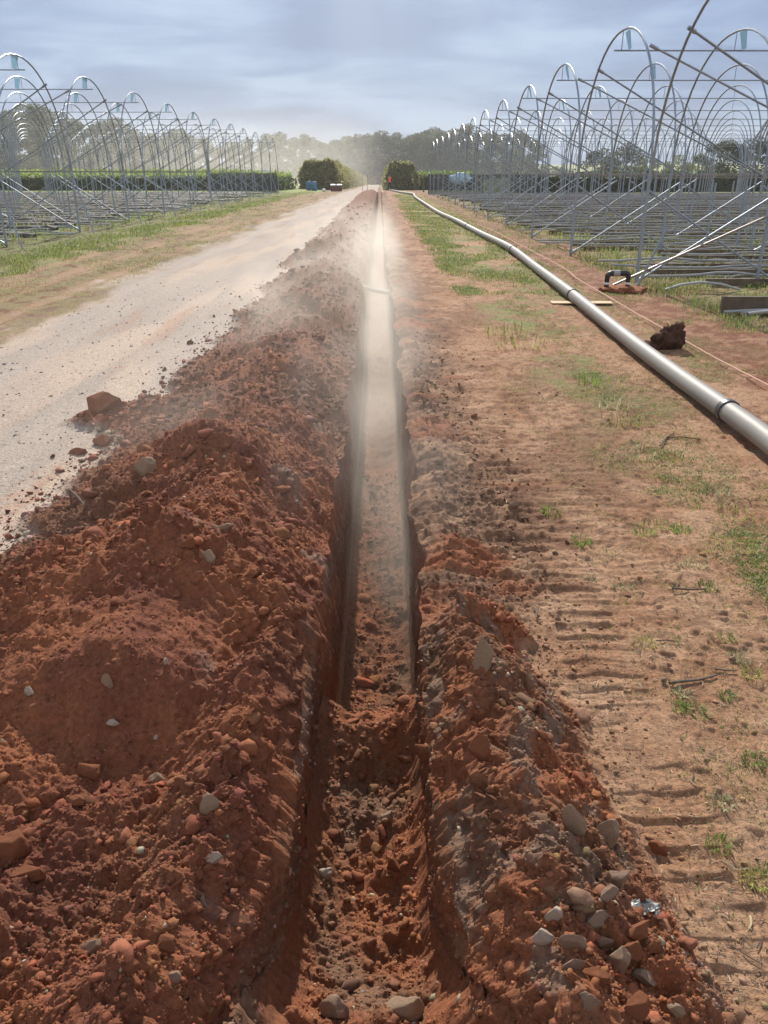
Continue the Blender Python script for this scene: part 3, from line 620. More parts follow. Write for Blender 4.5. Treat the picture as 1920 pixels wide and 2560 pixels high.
def drift(name, xr, yr, n, dens, nb, h, wdt, sprd):
    t = rng.random(n * 6); y = 1 / (1 / yr[0] + t * (1 / yr[1] - 1 / yr[0])); x = xr[0] + rng.random(n * 6) * (xr[1] - xr[0])
    if xr[1] - xr[0] > 12: x = np.sign(xr[0] + xr[1]) * (abs(min(xr, key=abs)) + rng.random(n * 6) * (.55 * depth_of(y)))
    k = dens(x, y) > rng.random(n * 6); x = x[k][:n]; y = y[k][:n]
    j = np.clip(np.searchsorted(YR, y), 1, NR - 1); zz = np.array([GZ[a, np.argmin(np.abs(GX[a] - b))] for a, b in zip(j, x)])
    sc = np.clip(y / 9, 1, 4)
    return blades(name, np.stack([x, y, zz], -1), nb, h * (.7 + .6 * rng.random(len(x))) * np.clip(y / 12, .7, 1.6), wdt * sc, sprd * sc, gcol(len(x)))
drift('grass', (1.0, 3.2), (2.2, 14), 2600, lambda x, y: sst(.05, .35, fbm(x * 1.2, y * .7, 400, 3) + .12) * sst(.9, 1.5, x) * .9 + .05, 22, .020, .004, .06)
drift('grass', (.75, 2.6), (1.3, 20), 1500, lambda x, y: (.12 + .5 * sst(.1, .4, fbm(x * 2.1, y * 1.6, 490, 3))) * sst(.7, 1.1, x), 12, .014, .0035, .045)
drift('grass', (3.1, 4.6), (6, 60), 1500, lambda x, y: sst(.0, .35, fbm(x * 1.4, y * .8, 480, 3) + .1), 12, .03, .004, .08)
drift('grass', (1.3, 2.5), (2.4, 16), 1100, lambda x, y: np.exp(-((x - 1.75 - .25 * fbm(y * .3, y * 0, 470, 2) - .02 * y) / .16) ** 2) * sst(-.25, .2, fbm(x * 1.5, y * 1.1, 471, 3)), 24, .022, .004, .06)
drift('grass', (1.2, 3.3), (12, 72), 3600, lambda x, y: sst(-.15, .3, fbm(x * 1.1, y * .5, 410, 3) + .15 * sst(10, 40, y)) * (.35 + .65 * sst(3.2, 1.6, x)), 10, .035, .006, .09)
drift('grass', (4.0, 30.), (9, 72), 4200, lambda x, y: sst(-.25, .3, fbm(x * .8, y * .8, 420, 3)) * sst(3.8, 4.8, x), 10, .10, .006, .12)
drift('grass', (-8.2, -5.6), (10, 86), 3200, lambda x, y: sst(6.5, 7.1, -x + .6 * fbm(x * .6, y * .35, 230, 3)) * sst(8.3, 7.6, -x) * sst(-.3, .15, fbm(x * 1.5, y * .7, 461, 3)), 11, .05, .006, .12)
drift('grass', (-6.6, -4.5), (8, 70), 1500, lambda x, y: sst(-.15, .35, fbm(x * 1.3, y * .35, 430, 3)), 8, .022, .005, .12)
drift('grass', (-8.6, -40.), (14, 80), 4200, lambda x, y: sst(-.2, .3, fbm(x * .7, y * .7, 440, 3) + .25 * sst(40, 70, y)), 10, .11, .006, .13)

# ------------------------------------------------------------------ rocks that stand out one by one
def rock_mesh(seed, m, el=(1, 1, 1), amp=.2, blocky=0):
    v = ICO3[0].copy()
    rs = np.random.default_rng(seed)
    for _ in range(9 + blocky):                       # planed facets
        d = rs.normal(size=3); d /= np.linalg.norm(d); k = .40 + .36 * rs.random(); s = v @ d; v = v - np.outer(np.clip(s - k, 0, None), d) * .97
    f1 = fbm(v[:, 0] * 1.6 + seed, v[:, 1] * 1.6 + v[:, 2] * 1.1, seed, 5, .55); f2 = fbm(v[:, 2] * 3 + seed, v[:, 0] * 3 - v[:, 1], seed + 3, 4, .6)
    f3 = fbm(v[:, 0] * 7 + v[:, 2] * 5, v[:, 1] * 7 - v[:, 2] * 4, seed + 5, 3, .6); v = v / np.abs(v).max(0); v = v * (1 + .7 * amp * f1 + .45 * amp * f2 + .16 * amp * f3)[:, None] * np.array(el)
    me = mesh_np('rock', v, ICO3[1], True); me.materials.append(M[m]); return me
# (px, py of the base centre, width px, height ratio, tilt, material, name, label)
G1 = 'red clods lying on the near heaps'
rocks = [
 (258, 1040, 100, .75, .2, 'redrock', 'soil_boulder', 'big red-brown earth boulder at the edge of the gravel road', (1, .8, 1)),
 (1212, 1690, 54, 1.75, .12, 'tanrock', 'standing_slab', 'upright brown stone slab standing on the right lip of the trench', (1, .6, 1)),
 (1440, 2110, 60, 2.0, -.5, 'tanrock', 'leaning_slab', 'long tan stone slab leaning on the right heap beside a rounded boulder', (1, .6, 1)),
 (1521, 2125, 62, 1.3, .1, 'tanrock', 'boulder', 'upright rounded tan boulder at the outer side of the right heap', (1, .9, 1)),
 (1539, 2212, 64, .65, -.2, 'grey', 'rock', 'pinkish grey rock lying just below the upright tan boulder', (1, .8, 1)),
 (1643, 2140, 46, .85, .0, 'redrock', 'clod', 'single red clod casting a shadow on the flat track prints', (1, .9, 1)),
 (1524, 2250, 50, .7, .2, 'grey', 'rock', 'small grey rock on the right heap above the torn foil', (1, .8, 1)),
 (1385, 2305, 48, 1.05, .0, 'pale', 'rock', 'round pale grey stone at the back of the rock cluster on the right heap', (1, .9, 1)),
 (1498, 2325, 92, .55, .1, 'grey', 'rock', 'wide flat-topped grey rock in the cluster on the right heap', (1, .7, 1)),
 (1359, 2362, 46, .95, .3, 'pale', 'rock', 'light grey stone standing on the left of the rock cluster', (1, .8, 1)),
 (1443, 2384, 84, .65, .5, 'grey', 'rock', 'oval grey slab tilted up to the right in the rock cluster', (1, .6, 1)),
 (1510, 2384, 76, .75, .65, 'grey', 'rock', 'smooth grey slab leaning beside the oval one in the rock cluster', (1, .55, 1)),
 (1594, 2343, 66, .6, -.1, 'redrock', 'clod', 'red clod under the torn foil at the foot of the right heap', (1, .8, 1)),
 (1578, 2400, 74, .75, .2, 'redrock', 'clod', 'large red clod with a rough top at the foot of the rock cluster', (1, .8, 1)),
 (1632, 2392, 40, 1.2, .1, 'redrock', 'clod', 'narrow red clod at the outer end of the rock cluster', (1, .9, 1)),
 (1490, 2475, 68, 1.1, .1, 'redrock', 'clod', 'dark red block standing below the leaning grey slab', (1, .9, 1)),
 (1545, 2440, 62, 1.4, .0, 'tanrock', 'rock', 'tall brown block beside the dark red block', (1, .9, 1)),
 (1434, 2440, 60, 1.1, -.5, 'grey', 'rock', 'grey slab sliding down towards the trench below the rock cluster', (1, .55, 1)),
 (1585, 2547, 70, .9, .2, 'redrock', 'clod', 'red clod cut by the bottom edge at the foot of the right heap', (1, .9, 1)),
 (1612, 2460, 62, .6, .1, 'grey', 'rock', 'low grey-brown rock beyond the dark red block', (1, .9, 1)),
 (1470, 2530, 60, 1.1, -.2, 'grey', 'rock', 'pale grey rock near the bottom edge on the right heap', (1, .8, 1)),
 (1690, 2545, 44, .8, .0, 'tanrock', 'rock', 'brown stone alone on the flat ground by the bottom edge', (1, .9, 1)),
 (75, 1738, 32, .8, .0, 'pale', 'stone', 'white stone on the smooth shaded slope of the big heap', (1, .8, 1)),
 (272, 1726, 32, 1.4, -.2, 'tanrock', 'stone', 'tan slab set upright in the smooth shaded slope', (1, .5, 1)),
 (285, 1820, 34, .7, .0, 'pale', 'stone', 'grey-white stone at the foot of the smooth shaded slope', (1, .8, 1)),
 (414, 1665, 14, 1.6, .0, 'pale', 'stone', 'tiny white stone high on the smooth shaded slope', (1, .8, 1)),
 (229, 1960, 62, 1.15, .3, 'redrock', 'clod', 'upright pointed red clod on the front left heap', (1, .8, 1)),
 (194, 2022, 66, .6, -.2, 'redrock', 'clod', 'flat red slab of soil just in front of the pointed clod', (1, .7, 1)),
 (393, 1960, 36, .95, .0, 'tanrock', 'stone', 'rounded stone in the dip between the two left heaps', (1, .9, 1)),
 (529, 2040, 56, 1.25, -.1, 'tanrock', 'clod', 'large rounded clod on the left lip above the near trench', (1, .9, 1)),
 (23, 2150, 84, .9, .2, 'redrock', 'clod', 'big red clod cut by the left edge of the photo', (1, .9, 1)),
 (75, 2215, 84, .75, -.45, 'redrock', 'clod', 'big oblong red clod lying by the left edge', (1, .7, 1)),
 (529, 2158, 66, .5, .25, 'pale', 'stone', 'flat white slab lying near the left lip of the trench', (1, .5, 1)),
 (503, 2265, 44, .75, .1, 'grey', 'stone', 'grey stone below the flat white slab', (1, .8, 1)),
 (240, 2390, 62, .9, .0, 'tanrock', 'stone', 'rounded brown stone with a smaller one behind it', (1, .9, 1)),
 (417, 2385, 66, .75, .0, 'redrock', 'clod', 'wide red clod near the bottom of the left heap', (1, .8, 1)),
 (434, 2459, 44, .75, .25, 'grey', 'stone', 'smooth grey stone beside the dark gap in the left heap', (1, .8, 1)),
 (330, 2434, 42, .9, .0, 'redrock', 'clod', 'round orange-red clod left of the smooth grey stone', (1, .9, 1)),
 (985, 2190, 40, 1.4, .0, 'redrock', 'clod', 'upright red clod standing on the near trench floor', (1, .9, 1)),
 (812, 2196, 40, .75, .0, 'pale', 'stone', 'pale stone on the left of the near trench floor', (1, .8, 1)),
 (970, 2056, 34, 1.0, .0, 'grey', 'stone', 'round grey stone in the middle of the near trench floor', (1, .9, 1)),
 (1012, 2552, 96, .6, .1, 'tanrock', 'rock', 'broad tan rock at the bottom edge inside the trench', (1, .9, 1)),
 (845, 2552, 90, .75, -.1, 'grey', 'rock', 'broad grey rock at the bottom edge on the left of the trench', (1, .9, 1)),
 (1205, 1905, 64, 1.15, .1, 'redrock', 'clod', 'broad red clod at the right end of the soil lip across the trench', (1, .8, 1)),
 (1060, 1900, 46, 1.2, .0, 'redrock', 'clod', 'squarish red clod in the soil lip across the trench', (1, .8, 1)),
 (1285, 1275, 28, .9, .0, 'grey', 'stone', 'dark stone on the churned edge right of the trench', (1, .9, 1)),
 (1832, 1655, 20, .95, .0, 'grey', 'stone', 'small pale-topped stone beside the grass at the right edge', (1, .9, 1)),
 (1660, 1708, 14, .95, .0, 'grey', 'stone', 'dark pebble at the end of a fallen stick', (1, .9, 1)),
 (193, 1140, 44, .6, .1, 'redrock', 'clod', 'dark red clod at the road edge just before the earth boulder', (1, .8, 1)),
 (260, 1120, 58, .6, .0, 'redrock', 'clod', 'low brown clod between the earth boulder and the heap', (1, .8, 1)),
 (365, 1190, 52, .9, .1, 'tanrock', 'clod', 'square dusty clod on the flank of the long heap', (1, .8, 1)),
 (520, 1410, 46, .85, .0, 'tanrock', 'stone', 'tan stone on the crest of the long heap', (1, .8, 1)),
 (470, 1370, 34, .85, .0, 'redrock', 'clod', 'dark clod just behind the tan stone on the crest', (1, .8, 1)),
]
bank = {}
for i, (px, py, wpx, hr, tilt, mk, nm, lab, el) in enumerate(rocks):
    q = hit(px, py - wpx * hr * .18); dpt = .914 * q[1] + .405 * (CAM_H - q[2]); wr = wpx / FPX * dpt / 2 * 1.08
    key = (mk, i % 6, el, hr > 1.2)
    if key not in bank: bank[key] = rock_mesh(11 + i * 7, mk, (el[0], el[1], .8), .22)
    o = link(nm, bank[key]); hz = wr * hr * 1.12
    o.scale = (wr, wr * (.75 if el[1] > .7 else .6) , hz / .8); o.rotation_euler = (.12 * ((i * 37) % 7 - 3) / 3, tilt, .5 * ((i * 53) % 11 - 5) / 5 * (0 if el[1] < .7 else 1))
    o.location = (q[0], q[1] + .1 * wr, q[2] + hz * (.5 if px > 1150 else .44))
    tag(o, lab, 'boulder' if 'boulder' in nm else ('clod' if nm == 'clod' else 'stone'))

# dark root clod by the pink cord
q = at(1672, 868, 0)
rt = empty('uprooted_clod', (q[0], q[1], height(q[0], q[1])))
tag(rt, 'dark uprooted clump of soil and roots standing by the pink cord', 'root clod'); rt.scale = (.8, .8, .9)
v = ICO3[0].copy(); v = v * np.array([.15, .12, .17]); v[:, 0] *= 1.25 - 1.6 * np.clip(v[:, 2], -.1, .2); f_ = fbm(v[:, 0] * 9, v[:, 1] * 9 + v[:, 2] * 8, 77, 6, .65); v *= (1 + .95 * f_)[:, None]; v[:, 0] += .25 * v[:, 2]; v[:, 2] += .12
darkm = mat('dark_soil', (.085, .045, .032), .95, var=.4, vscale=30, bump=.8, bscale=60, bdist=.01, spec=.1)
me = mesh_np('root_ball', v, ICO3[1]); me.materials.append(darkm); link('root_ball', me, rt)
v = ICO3[0].copy() * np.array([.17, .1, .06]); f_ = fbm(v[:, 0] * 16, v[:, 1] * 16 + v[:, 2] * 11, 79, 5, .65); v *= (1 + .8 * f_)[:, None]; v += np.array([-.22, .02, .03])
me = mesh_np('loose_soil', v, ICO3[1]); me.materials.append(darkm); link('loose_soil', me, rt)
mb = MB(); rs = random.Random(5)
for k in range(9):
    a = rs.uniform(0, 6.28); b = Vector((math.cos(a) * .07, math.sin(a) * .06, rs.uniform(.1, .24))); e_ = b + Vector((math.cos(a) * .09, math.sin(a) * .07, rs.uniform(-.02, .08)))
    link('root', MB().tube([b, (b + e_) / 2 + Vector((0, 0, .02)), e_], [.008, .006, .003], 5).mesh('root', darkm), rt)

# ------------------------------------------------------------------ polytunnel frames
ORD = ['first', 'second', 'third', 'fourth', 'fifth', 'sixth', 'seventh', 'eighth', 'ninth', 'tenth', 'eleventh', 'twelfth', 'thirteenth', 'fourteenth']
def hoop_mesh(half, z0, z1, r=.0195):
    pts = []
    for k in range(27):
        a = math.pi * k / 26; cx_ = math.cos(a); sx = math.sin(a); ex = 2 / 2.12
        pts.append((0, -half * math.copysign(abs(cx_) ** ex, cx_), z0 + (z1 - z0) * abs(sx) ** ex))
    mb = MB().tube(pts, r, 7)
    mb.tube([(0, 0, z1 - .02), (0, 0, z1 - .30)], .008, 4)
    return mb.mesh('hoop', M['steel'])
def bracket_mesh(z1, s):
    # folded film plate hanging from the crown of the end hoop down to the ridge rod
    mb = MB(); n = 6; v = []; f = []
    for k in range(n):
        t = k / (n - 1)
        x = s * (-.02 - .10 * t); z = z1 - .03 - .26 * t
        for y_, dx in ((-.30 + .16 * t, 0), (.04 + .05 * t, .02)):
            v += [(x + dx, y_, z), (x + dx + .006, y_, z)]
    for k in range(n - 1):
        a = k * 4; b = a + 4
        f += [(a, a + 2, b + 2, b), (a + 1, b + 1, b + 3, a + 3), (a, b, b + 1, a + 1), (a + 2, a + 3, b + 3, b + 2)]
    f += [(0, 1, 3, 2), ((n - 1) * 4, (n - 1) * 4 + 2, (n - 1) * 4 + 3, (n - 1) * 4 + 1)]
    mb.add(v, f)
    return mb.mesh('ridge_bracket', M['film'])
def post_mesh(h=1.66, r=.028):
    mb = MB().tube([(0, 0, -.3), (0, 0, h)], r, 8); mb.tube([(0, 0, h - .10), (0, 0, h + .02)], r * 1.35, 8)
    return mb.mesh('post', M['steel_post'])
def rod(name, a, b, r, root, m='steel', clamp=True):
    a = Vector(a); b = Vector(b); mb = MB().tube([a, b], r, 6)
    if clamp:
        d = (b - a).normalized(); mb.tube([a, a + d * .14], r * 1.7, 6)
    o = link(name, mb.mesh(name, M[m])); o.parent = root; return o
S_H = 2.0; HALF = 2.4
POST = post_mesh()
def tunnels(side_, X0, ys, z1, label_side, stays):
    hoop = hoop_mesh(HALF, 1.58, z1); brk = bracket_mesh(z1, side_ * -1)
    for i, yc in enumerate(ys):
        xmax = .50 * depth_of(yc + 2.4) + 1.2
        n = int(np.clip((xmax - abs(X0)) // S_H + 1, 2, 13))
        z0 = tz(X0, yc)
        rt = empty('tunnel_frame', (X0, yc, z0))
        place = 'nearest' if i == 0 else ORD[i]
        tag(rt, (f'bare steel tunnel frame of hoops, {place} camera in the block {label_side}' if i == 0 else f'bare steel tunnel frame, {place} from the camera in the block {label_side}'), 'tunnel frame', f'tunnel frames {label_side}')
        for k in range(n):
            xx = side_ * S_H * k
            jz = .015 * math.sin(i * 3.1 + k * 1.7)
            o = link('hoop', hoop, rt, loc=(xx, 0, jz)); o.rotation_euler = (.006 * math.sin(k * 2.3 + i), .008 * math.cos(k * 1.9 + i * 2), 0)
            link('post', POST, rt, loc=(xx, -HALF, 0))
            if i == len(ys) - 1: link('post', POST, rt, loc=(xx, HALF, 0))
        link('ridge_bracket', brk, rt, loc=(0, 0, 0))
        if n > 1 and i < 6: link('ridge_bracket', brk, rt, loc=(side_ * S_H, 0, 0))
        xe = side_ * S_H * (n - .5)
        rod('ridge_rod', (-side_ * .14, 0, z1 - .31), (xe, 0, z1 - .31), .014, rt, clamp=False)
        rod('eave_wire', (0, -HALF, 1.63), (xe, -HALF, 1.63), .006, rt, 'rust', False)
        zs = 1.58 + (z1 - 1.58) * .82
        for sy in (-1, 1):
            yy = sy * HALF * .66
            rod('wind_brace', (0, yy, zs), (side_ * 2 * S_H, sy * HALF, 1.62), .017, rt, 'steel')
        for k in range(min(2, n - 1)):
            a = side_ * S_H * k * 2; b = a + side_ * S_H * 1.1
            rod('cross_brace', (a, -HALF + .04, 1.45), (b, -HALF + .04, .12), .018, rt, 'steel_post')
            rod('cross_brace', (a, -HALF - .04, .06), (b, -HALF - .04, 1.5), .018, rt, 'steel_post')
        if stays:
            rod('ground_stay', (0, -HALF, 1.62), (-side_ * .55, -HALF - .45, 0), .02, rt, 'steel_post')
            rod('ground_stay', (-side_ * .05, HALF * .93, 2.2), (-side_ * .02, HALF, 1.6), .02, rt, 'steel_post', False)
RY = [10.8 + 4.8 * i for i in range(13)]; LY = [16.6 + 4.8 * i for i in range(12)]
tunnels(1, 4.25, RY, 3.97, 'right of the trench', False)
tunnels(-1, -8.73, LY, 4.18, 'left of the road', True)
# loose steel: leaning post and long loose brace at the nearest right leg, bare inner posts
q = at(1590, 722, 0); q2 = (q[0] + .34, q[1] - .05, .92)
o = link('leaning_rod', MB().tube([q, q2], .02, 7).mesh('leaning_rod', M['steel_post'])); tag(o, 'short steel rod leaning next to the nearest leg of the right tunnel frames', 'steel rod')
q = at(1533, 713, .02)
o = link('loose_brace', MB().tube([q, (q[0] + 2.9, q[1] + .15, 1.3)], .02, 7).mesh('loose_brace', M['rust'])); tag(o, 'long steel brace rising from the ground behind the black pipe elbow', 'steel rod')
for k in range(16):
    yy = 10.8 + 2.4 + 4.8 * (k // 3) + 1.3; xx = 7.3 + 1.35 * (k % 3) + 1.2 * (k // 3)
    o = link('bare_post', MB().tube([(0, 0, -.2), (0, 0, 1.42)], .03, 8).mesh('bare_post', M['steel_post']), loc=(xx, yy, tz(xx, yy)))
    tag(o, 'short bare steel post without a hoop standing inside the right tunnel block', 'post', 'bare posts without hoops')
# ground rows under the frames
def lathe_bed(x0, x1, r, seed):
    pts = []; n = 26; rs = np.random.default_rng(seed)
    mb = MB(); v = []; f = []; K = 7
    for k in range(n):
        t = k / (n - 1); x = x0 + (x1 - x0) * t; rr = r * (1 + .12 * rs.normal()) * (.75 if k in (0, n - 1) else 1)
        for j in range(K):
            a = math.pi * j / (K - 1); v.append((x + .02 * rs.normal(), rr * 1.25 * math.cos(a), max(0, rr * math.sin(a)) - .01))
    for k in range(n - 1):
        for j in range(K - 1): f.append((k * K + j, k * K + j + 1, (k + 1) * K + j + 1, (k + 1) * K + j))
    f.append(tuple(range(K))); f.append(tuple((n - 1) * K + j for j in range(K))[::-1])
    return mb.add(v, f)
def wavy(x0, x1, z, seed, sag=.02):
    rs = random.Random(seed); n = 18; ph = rs.uniform(0, 6)
    return [(x0 + (x1 - x0) * k / (n - 1), .05 * math.sin(ph + k * .55) + .02 * rs.uniform(-1, 1), z + sag * max(0, math.sin(ph * 2 + k * .9))) for k in range(n)]
rs = random.Random(11)
yv = 13.0; k = 0
while yv < 71:
    x0 = 4.9 + rs.uniform(-.3, 1.3); x1 = .55 * depth_of(yv) + 3
    ln = min(x1 - x0, 30)
    h_ = .10 + .04 * rs.random()
    mb = MB(); xx = 0
    while xx < ln - .3:
        L_ = min(rs.uniform(2.6, 4.2), ln - xx); mb.box((xx + L_ / 2, rs.uniform(-.03, .03), h_ / 2), (L_ - .03, .07, h_ * rs.uniform(.85, 1.05)), rz=rs.uniform(-.008, .008)); xx += L_
    o = link('bed_board', mb.mesh('bed_board', M['timber'], False), loc=(x0, yv, tz(x0, yv))); tag(o, 'low row of weathered timber boards edging a bed under the right tunnel frames', 'bed edging', 'timber bed edges on the right')
    o = link('bed_row', lathe_bed(0, ln, .09, k).mesh('bed_row', M['bedfilm']), loc=(x0 + .3, yv + .38, tz(x0, yv))); tag(o, 'long dark bed row between the boards under the right tunnel frames', 'planting bed', 'dark bed rows on the right')
    o = link('conduit', MB().tube(wavy(-.6 + rs.uniform(-.4, .5), ln, .11, k, .05), .022, 6).mesh('conduit', M['conduit']), loc=(x0, yv + .46, tz(x0, yv))); tag(o, 'pale pipe lying along a bed row under the right tunnel frames', 'pipe', 'pale pipes laid along the right beds')
    o = link('conduit', MB().tube(wavy(rs.uniform(0, 1), ln if k % 2 else ln * .5, .05, k + 90, .04), .018, 6).mesh('conduit', M['conduit']), loc=(x0, yv + .86, tz(x0, yv))); tag(o, 'pale pipe lying along a bed row under the right tunnel frames', 'pipe', 'pale pipes laid along the right beds')
    yv += 1.2 + .012 * (yv - 13); k += 1
yv = 19.2; k = 0
while yv < 72:
    x0 = -9.3 - rs.uniform(-.2, 1.3); ln = min(.55 * depth_of(yv) + 3 + x0, 30)
    if ln > 1.5:
        o = link('bed_row', lathe_bed(0, -ln, .15, k + 50).mesh('bed_row', M['bedfilm']), loc=(x0, yv, tz(x0, yv))); tag(o, 'rounded black covered bed row under the left tunnel frames', 'planting bed', 'black bed rows on the left')
        for j in range(2):
            o = link('conduit', MB().tube(wavy(.5 + rs.uniform(-.5, .5), -ln, .05, k + 200 + j * 70, .05), .024, 6).mesh('conduit', M['conduit']), loc=(x0, yv + .5 + .25 * j, tz(x0, yv))); tag(o, 'pale pipe lying along a bed row under the left tunnel frames', 'pipe', 'pale pipes laid along the left beds')
        mb = MB(); xx = .4
        while xx < min(ln, 12) and yv < 34:
            mb.tube([(-xx, -.2, 0), (-xx - .03, -.17, .14), (-xx - .12, -.1, .19), (-xx - .2, -.17, .12), (-xx - .23, -.2, 0)], .006, 4); xx += rs.uniform(.5, .9)
        if mb.v:
            o = link('dripper_loops', mb.mesh('dripper_loops', M['white']), loc=(x0, yv, tz(x0, yv))); tag(o, 'row of small white dripper loops along a black bed row on the left', 'dripper tubes', 'white dripper loops on the left')
    yv += 1.2 + .012 * (yv - 13); k += 1
# bundle by the right edge: short board with white pipes, bent conduit, U-shaped black pipe
q = at(1800, 782, 0)
o = link('bed_board', MB().box((1.0, 0, .11), (2.0, .07, .2)).mesh('bed_board', M['timber'], False), loc=(q[0], q[1], 0)); tag(o, 'short dark timber board alone at the right edge with pale pipes before it', 'bed edging')
for k in range(3):
    o = link('conduit', MB().tube([(0, 0, .03), (.5, .02, .05 + .02 * k), (1.2, .01, .04 + .03 * k), (1.9, -.02, .02)], .022, 7).mesh('conduit', M['conduit']), loc=(q[0] + .05 * k + (.15 if k else 0), q[1] - .12 - .07 * k, 0)); tag(o, 'pale pipe in the small bundle before the short timber board', 'pipe', 'pipes before the short board')
q = at(1662, 729, 0)
o = link('bent_conduit', MB().tube([(0, 0, .03), (.25, .03, .10), (.55, .05, .135), (.85, .03, .11), (1.15, 0, .03)], .02, 7).mesh('bent_conduit', M['conduit']), loc=q); tag(o, 'short arched pale pipe lying in the grass at the nearest right frame leg', 'pipe')
q = at(1541, 724, 0); rt = empty('pipe_elbow', (q[0], q[1], height(q[0], q[1]) - .02)); tag(rt, 'black U-shaped pipe elbow rising from the soil beside the pink cord', 'pipe elbow')
s_ = .165
link('riser', MB().tube([(-s_, 0, -.05), (-s_, 0, .26)], .038, 10).mesh('riser', M['black']), rt); link('riser', MB().tube([(s_, 0, -.05), (s_, 0, .26)], .038, 10).mesh('riser', M['black']), rt)
link('cross_pipe', MB().tube([(-s_, 0, .24), (-s_ + .02, 0, .27), (-s_ + .05, 0, .285), (s_ - .05, 0, .285), (s_ - .02, 0, .27), (s_, 0, .24)], .044, 10).mesh('cross_pipe', M['black']), rt)
link('pipe_band', MB().tube([(-.08, 0, .285), (.02, 0, .285)], .05, 10).mesh('pipe_band', M['conduit']), rt)
for sx in (-1, 1): link('pipe_band', MB().tube([(sx * s_, 0, .12), (sx * s_, 0, .15)], .044, 10).mesh('pipe_band', M['white']), rt)
v = ICO3[0] * np.array([.38, .28, .06]); v = v * (1 + .5 * fbm(v[:, 0] * 9, v[:, 1] * 9, 91, 4))[:, None]
me = mesh_np('soil_mound', v, ICO3[1]); me.materials.append(M['redrock']); o = link('soil_mound', me, loc=(q[0] + .1, q[1] - .05, 0)); tag(o, 'low red soil mound around the foot of the black pipe elbow', 'soil mound')

# ------------------------------------------------------------------ water pipe, cord, small things
pp = [(2140, 1310), (2040, 1215), (1920, 1108), (1788, 1012), (1690, 940), (1560, 843), (1418, 730), (1340, 668), (1273, 620), (1200, 583), (1140, 552), (1095, 530), (1066, 512), (1046, 499), (1036, 491), (1034, 486), (1018, 483), (1000, 480), (983, 476), (966, 472)]
P3 = []
for a, b in pp:
    q = at_t(a, b, .085); P3.append(Vector((q[0], q[1], tz(q[0], q[1]) + .092 + .012 * math.sin(a * .05))))
def catmull(P, n=8):
    o = []
    for i in range(len(P) - 1):
        p0, p1, p2, p3 = P[max(i - 1, 0)], P[i], P[i + 1], P[min(i + 2, len(P) - 1)]
        for k in range(n):
            t = k / n; o.append(.5 * ((2 * p1) + (-p0 + p2) * t + (2 * p0 - 5 * p1 + 4 * p2 - p3) * t * t + (-p0 + 3 * p1 - 3 * p2 + p3) * t ** 3))
    return o + [P[-1]]
PC = catmull(P3)
rt = empty('water_pipe', P3[0]); tag(rt, 'long grey plastic water pipe lying on the ground right of the trench', 'water pipe')
loc0 = Vector(P3[0])
link('pipe_run', MB().tube([p - loc0 for p in PC], .075, 22).mesh('pipe_run', M['pipe']), rt)
for (a, b) in ((1790, 1030), (1418, 737), (1273, 627), (1168, 568)):
    q = Vector(at_t(a, b, .085)); i = min(range(1, len(PC) - 1), key=lambda k: (PC[k] - q).length); d = (PC[i + 1] - PC[i - 1]).normalized()
    c0 = PC[i] - loc0
    link('collar', MB().tube([c0 - d * .03, c0 - d * .028, c0 + d * .028, c0 + d * .03], [.076, .087, .087, .076], 22).mesh('collar', M['collar']), rt)
cd = [(1194, 562), (1240, 581), (1280, 601), (1400, 665), (1441, 697), (1497, 727), (1585, 781), (1660, 825), (1780, 889), (1920, 964), (2100, 1060)]
CP = [Vector((*at(a, b, .03)[:2], .035 + .01 * math.sin(i * 2.1))) for i, (a, b) in enumerate(cd)]
o = link('cord', MB().tube(catmull(CP, 6), .0062, 6).mesh('cord', M['rope'])); tag(o, 'thin pinkish cord stretched along the ground right of the pipe', 'cord')
q = at(1450, 757, 0); mb = MB()
mb.box((0, 0, .012), (.86, .2, .012), rz=-.02); o = link('flat_board', mb.mesh('flat_board', M['card'], False), loc=(q[0] + .02, q[1], height(q[0] - .3, q[1]) + .004)); tag(o, 'flat tan board lying under a joint of the water pipe', 'board')
q = at_t(1060, 533, 0); o = link('flat_board', MB().box((0, 0, .03), (1.05, .14, .025)).mesh('flat_board', M['card'], False), loc=(q[0], q[1], tz(q[0], q[1]) + .01)); tag(o, 'narrow pale board under the pipe near its far bend', 'board')
a = Vector(at(914, 719, -.10)); b = Vector(at(968, 732, -.12))
o = link('hose', MB().tube([a - (b - a) * .35 + Vector((0, 0, .05)), a, (a * .6 + b * .4) - Vector((0, 0, .012)), b, b + (b - a) * .3 + Vector((0, 0, .03))], .034, 8).mesh('hose', mat('grey_hose', (.10, .12, .13), .6))); tag(o, 'grey pipe crossing the trench from wall to wall', 'pipe')
# crumpled foil
q = hit(1610, 2280); bm = bmesh.new(); bmesh.ops.create_grid(bm, x_segments=14, y_segments=8, size=1)
for v_ in bm.verts:
    x, y = v_.co.x, v_.co.y
    n_ = float(fbm(np.array([x * 1.6]), np.array([y * 1.9]), 501, 4, .6)[0]); n2_ = float(noise(np.array([x * 3.1]), np.array([y * 3.3]), 505)[0])
    v_.co = Vector((x * .043 * (1 - .3 * abs(y)) + .012 * n2_, y * .022 + .014 * n_, .016 + .035 * n_ * (1.2 - abs(x)) + .008 * n2_))
me = bpy.data.meshes.new('foil_scrap'); bm.to_mesh(me); bm.free(); me.materials.append(M['foil'])
o = link('foil_scrap', me, loc=(q[0], q[1], q[2] + .006)); o.scale = (.85, .75, .7); sm = o.modifiers.new('thick', 'SOLIDIFY'); sm.thickness = .0012; tag(o, 'crumpled scrap of silver and black foil at the foot of the right heap', 'litter')
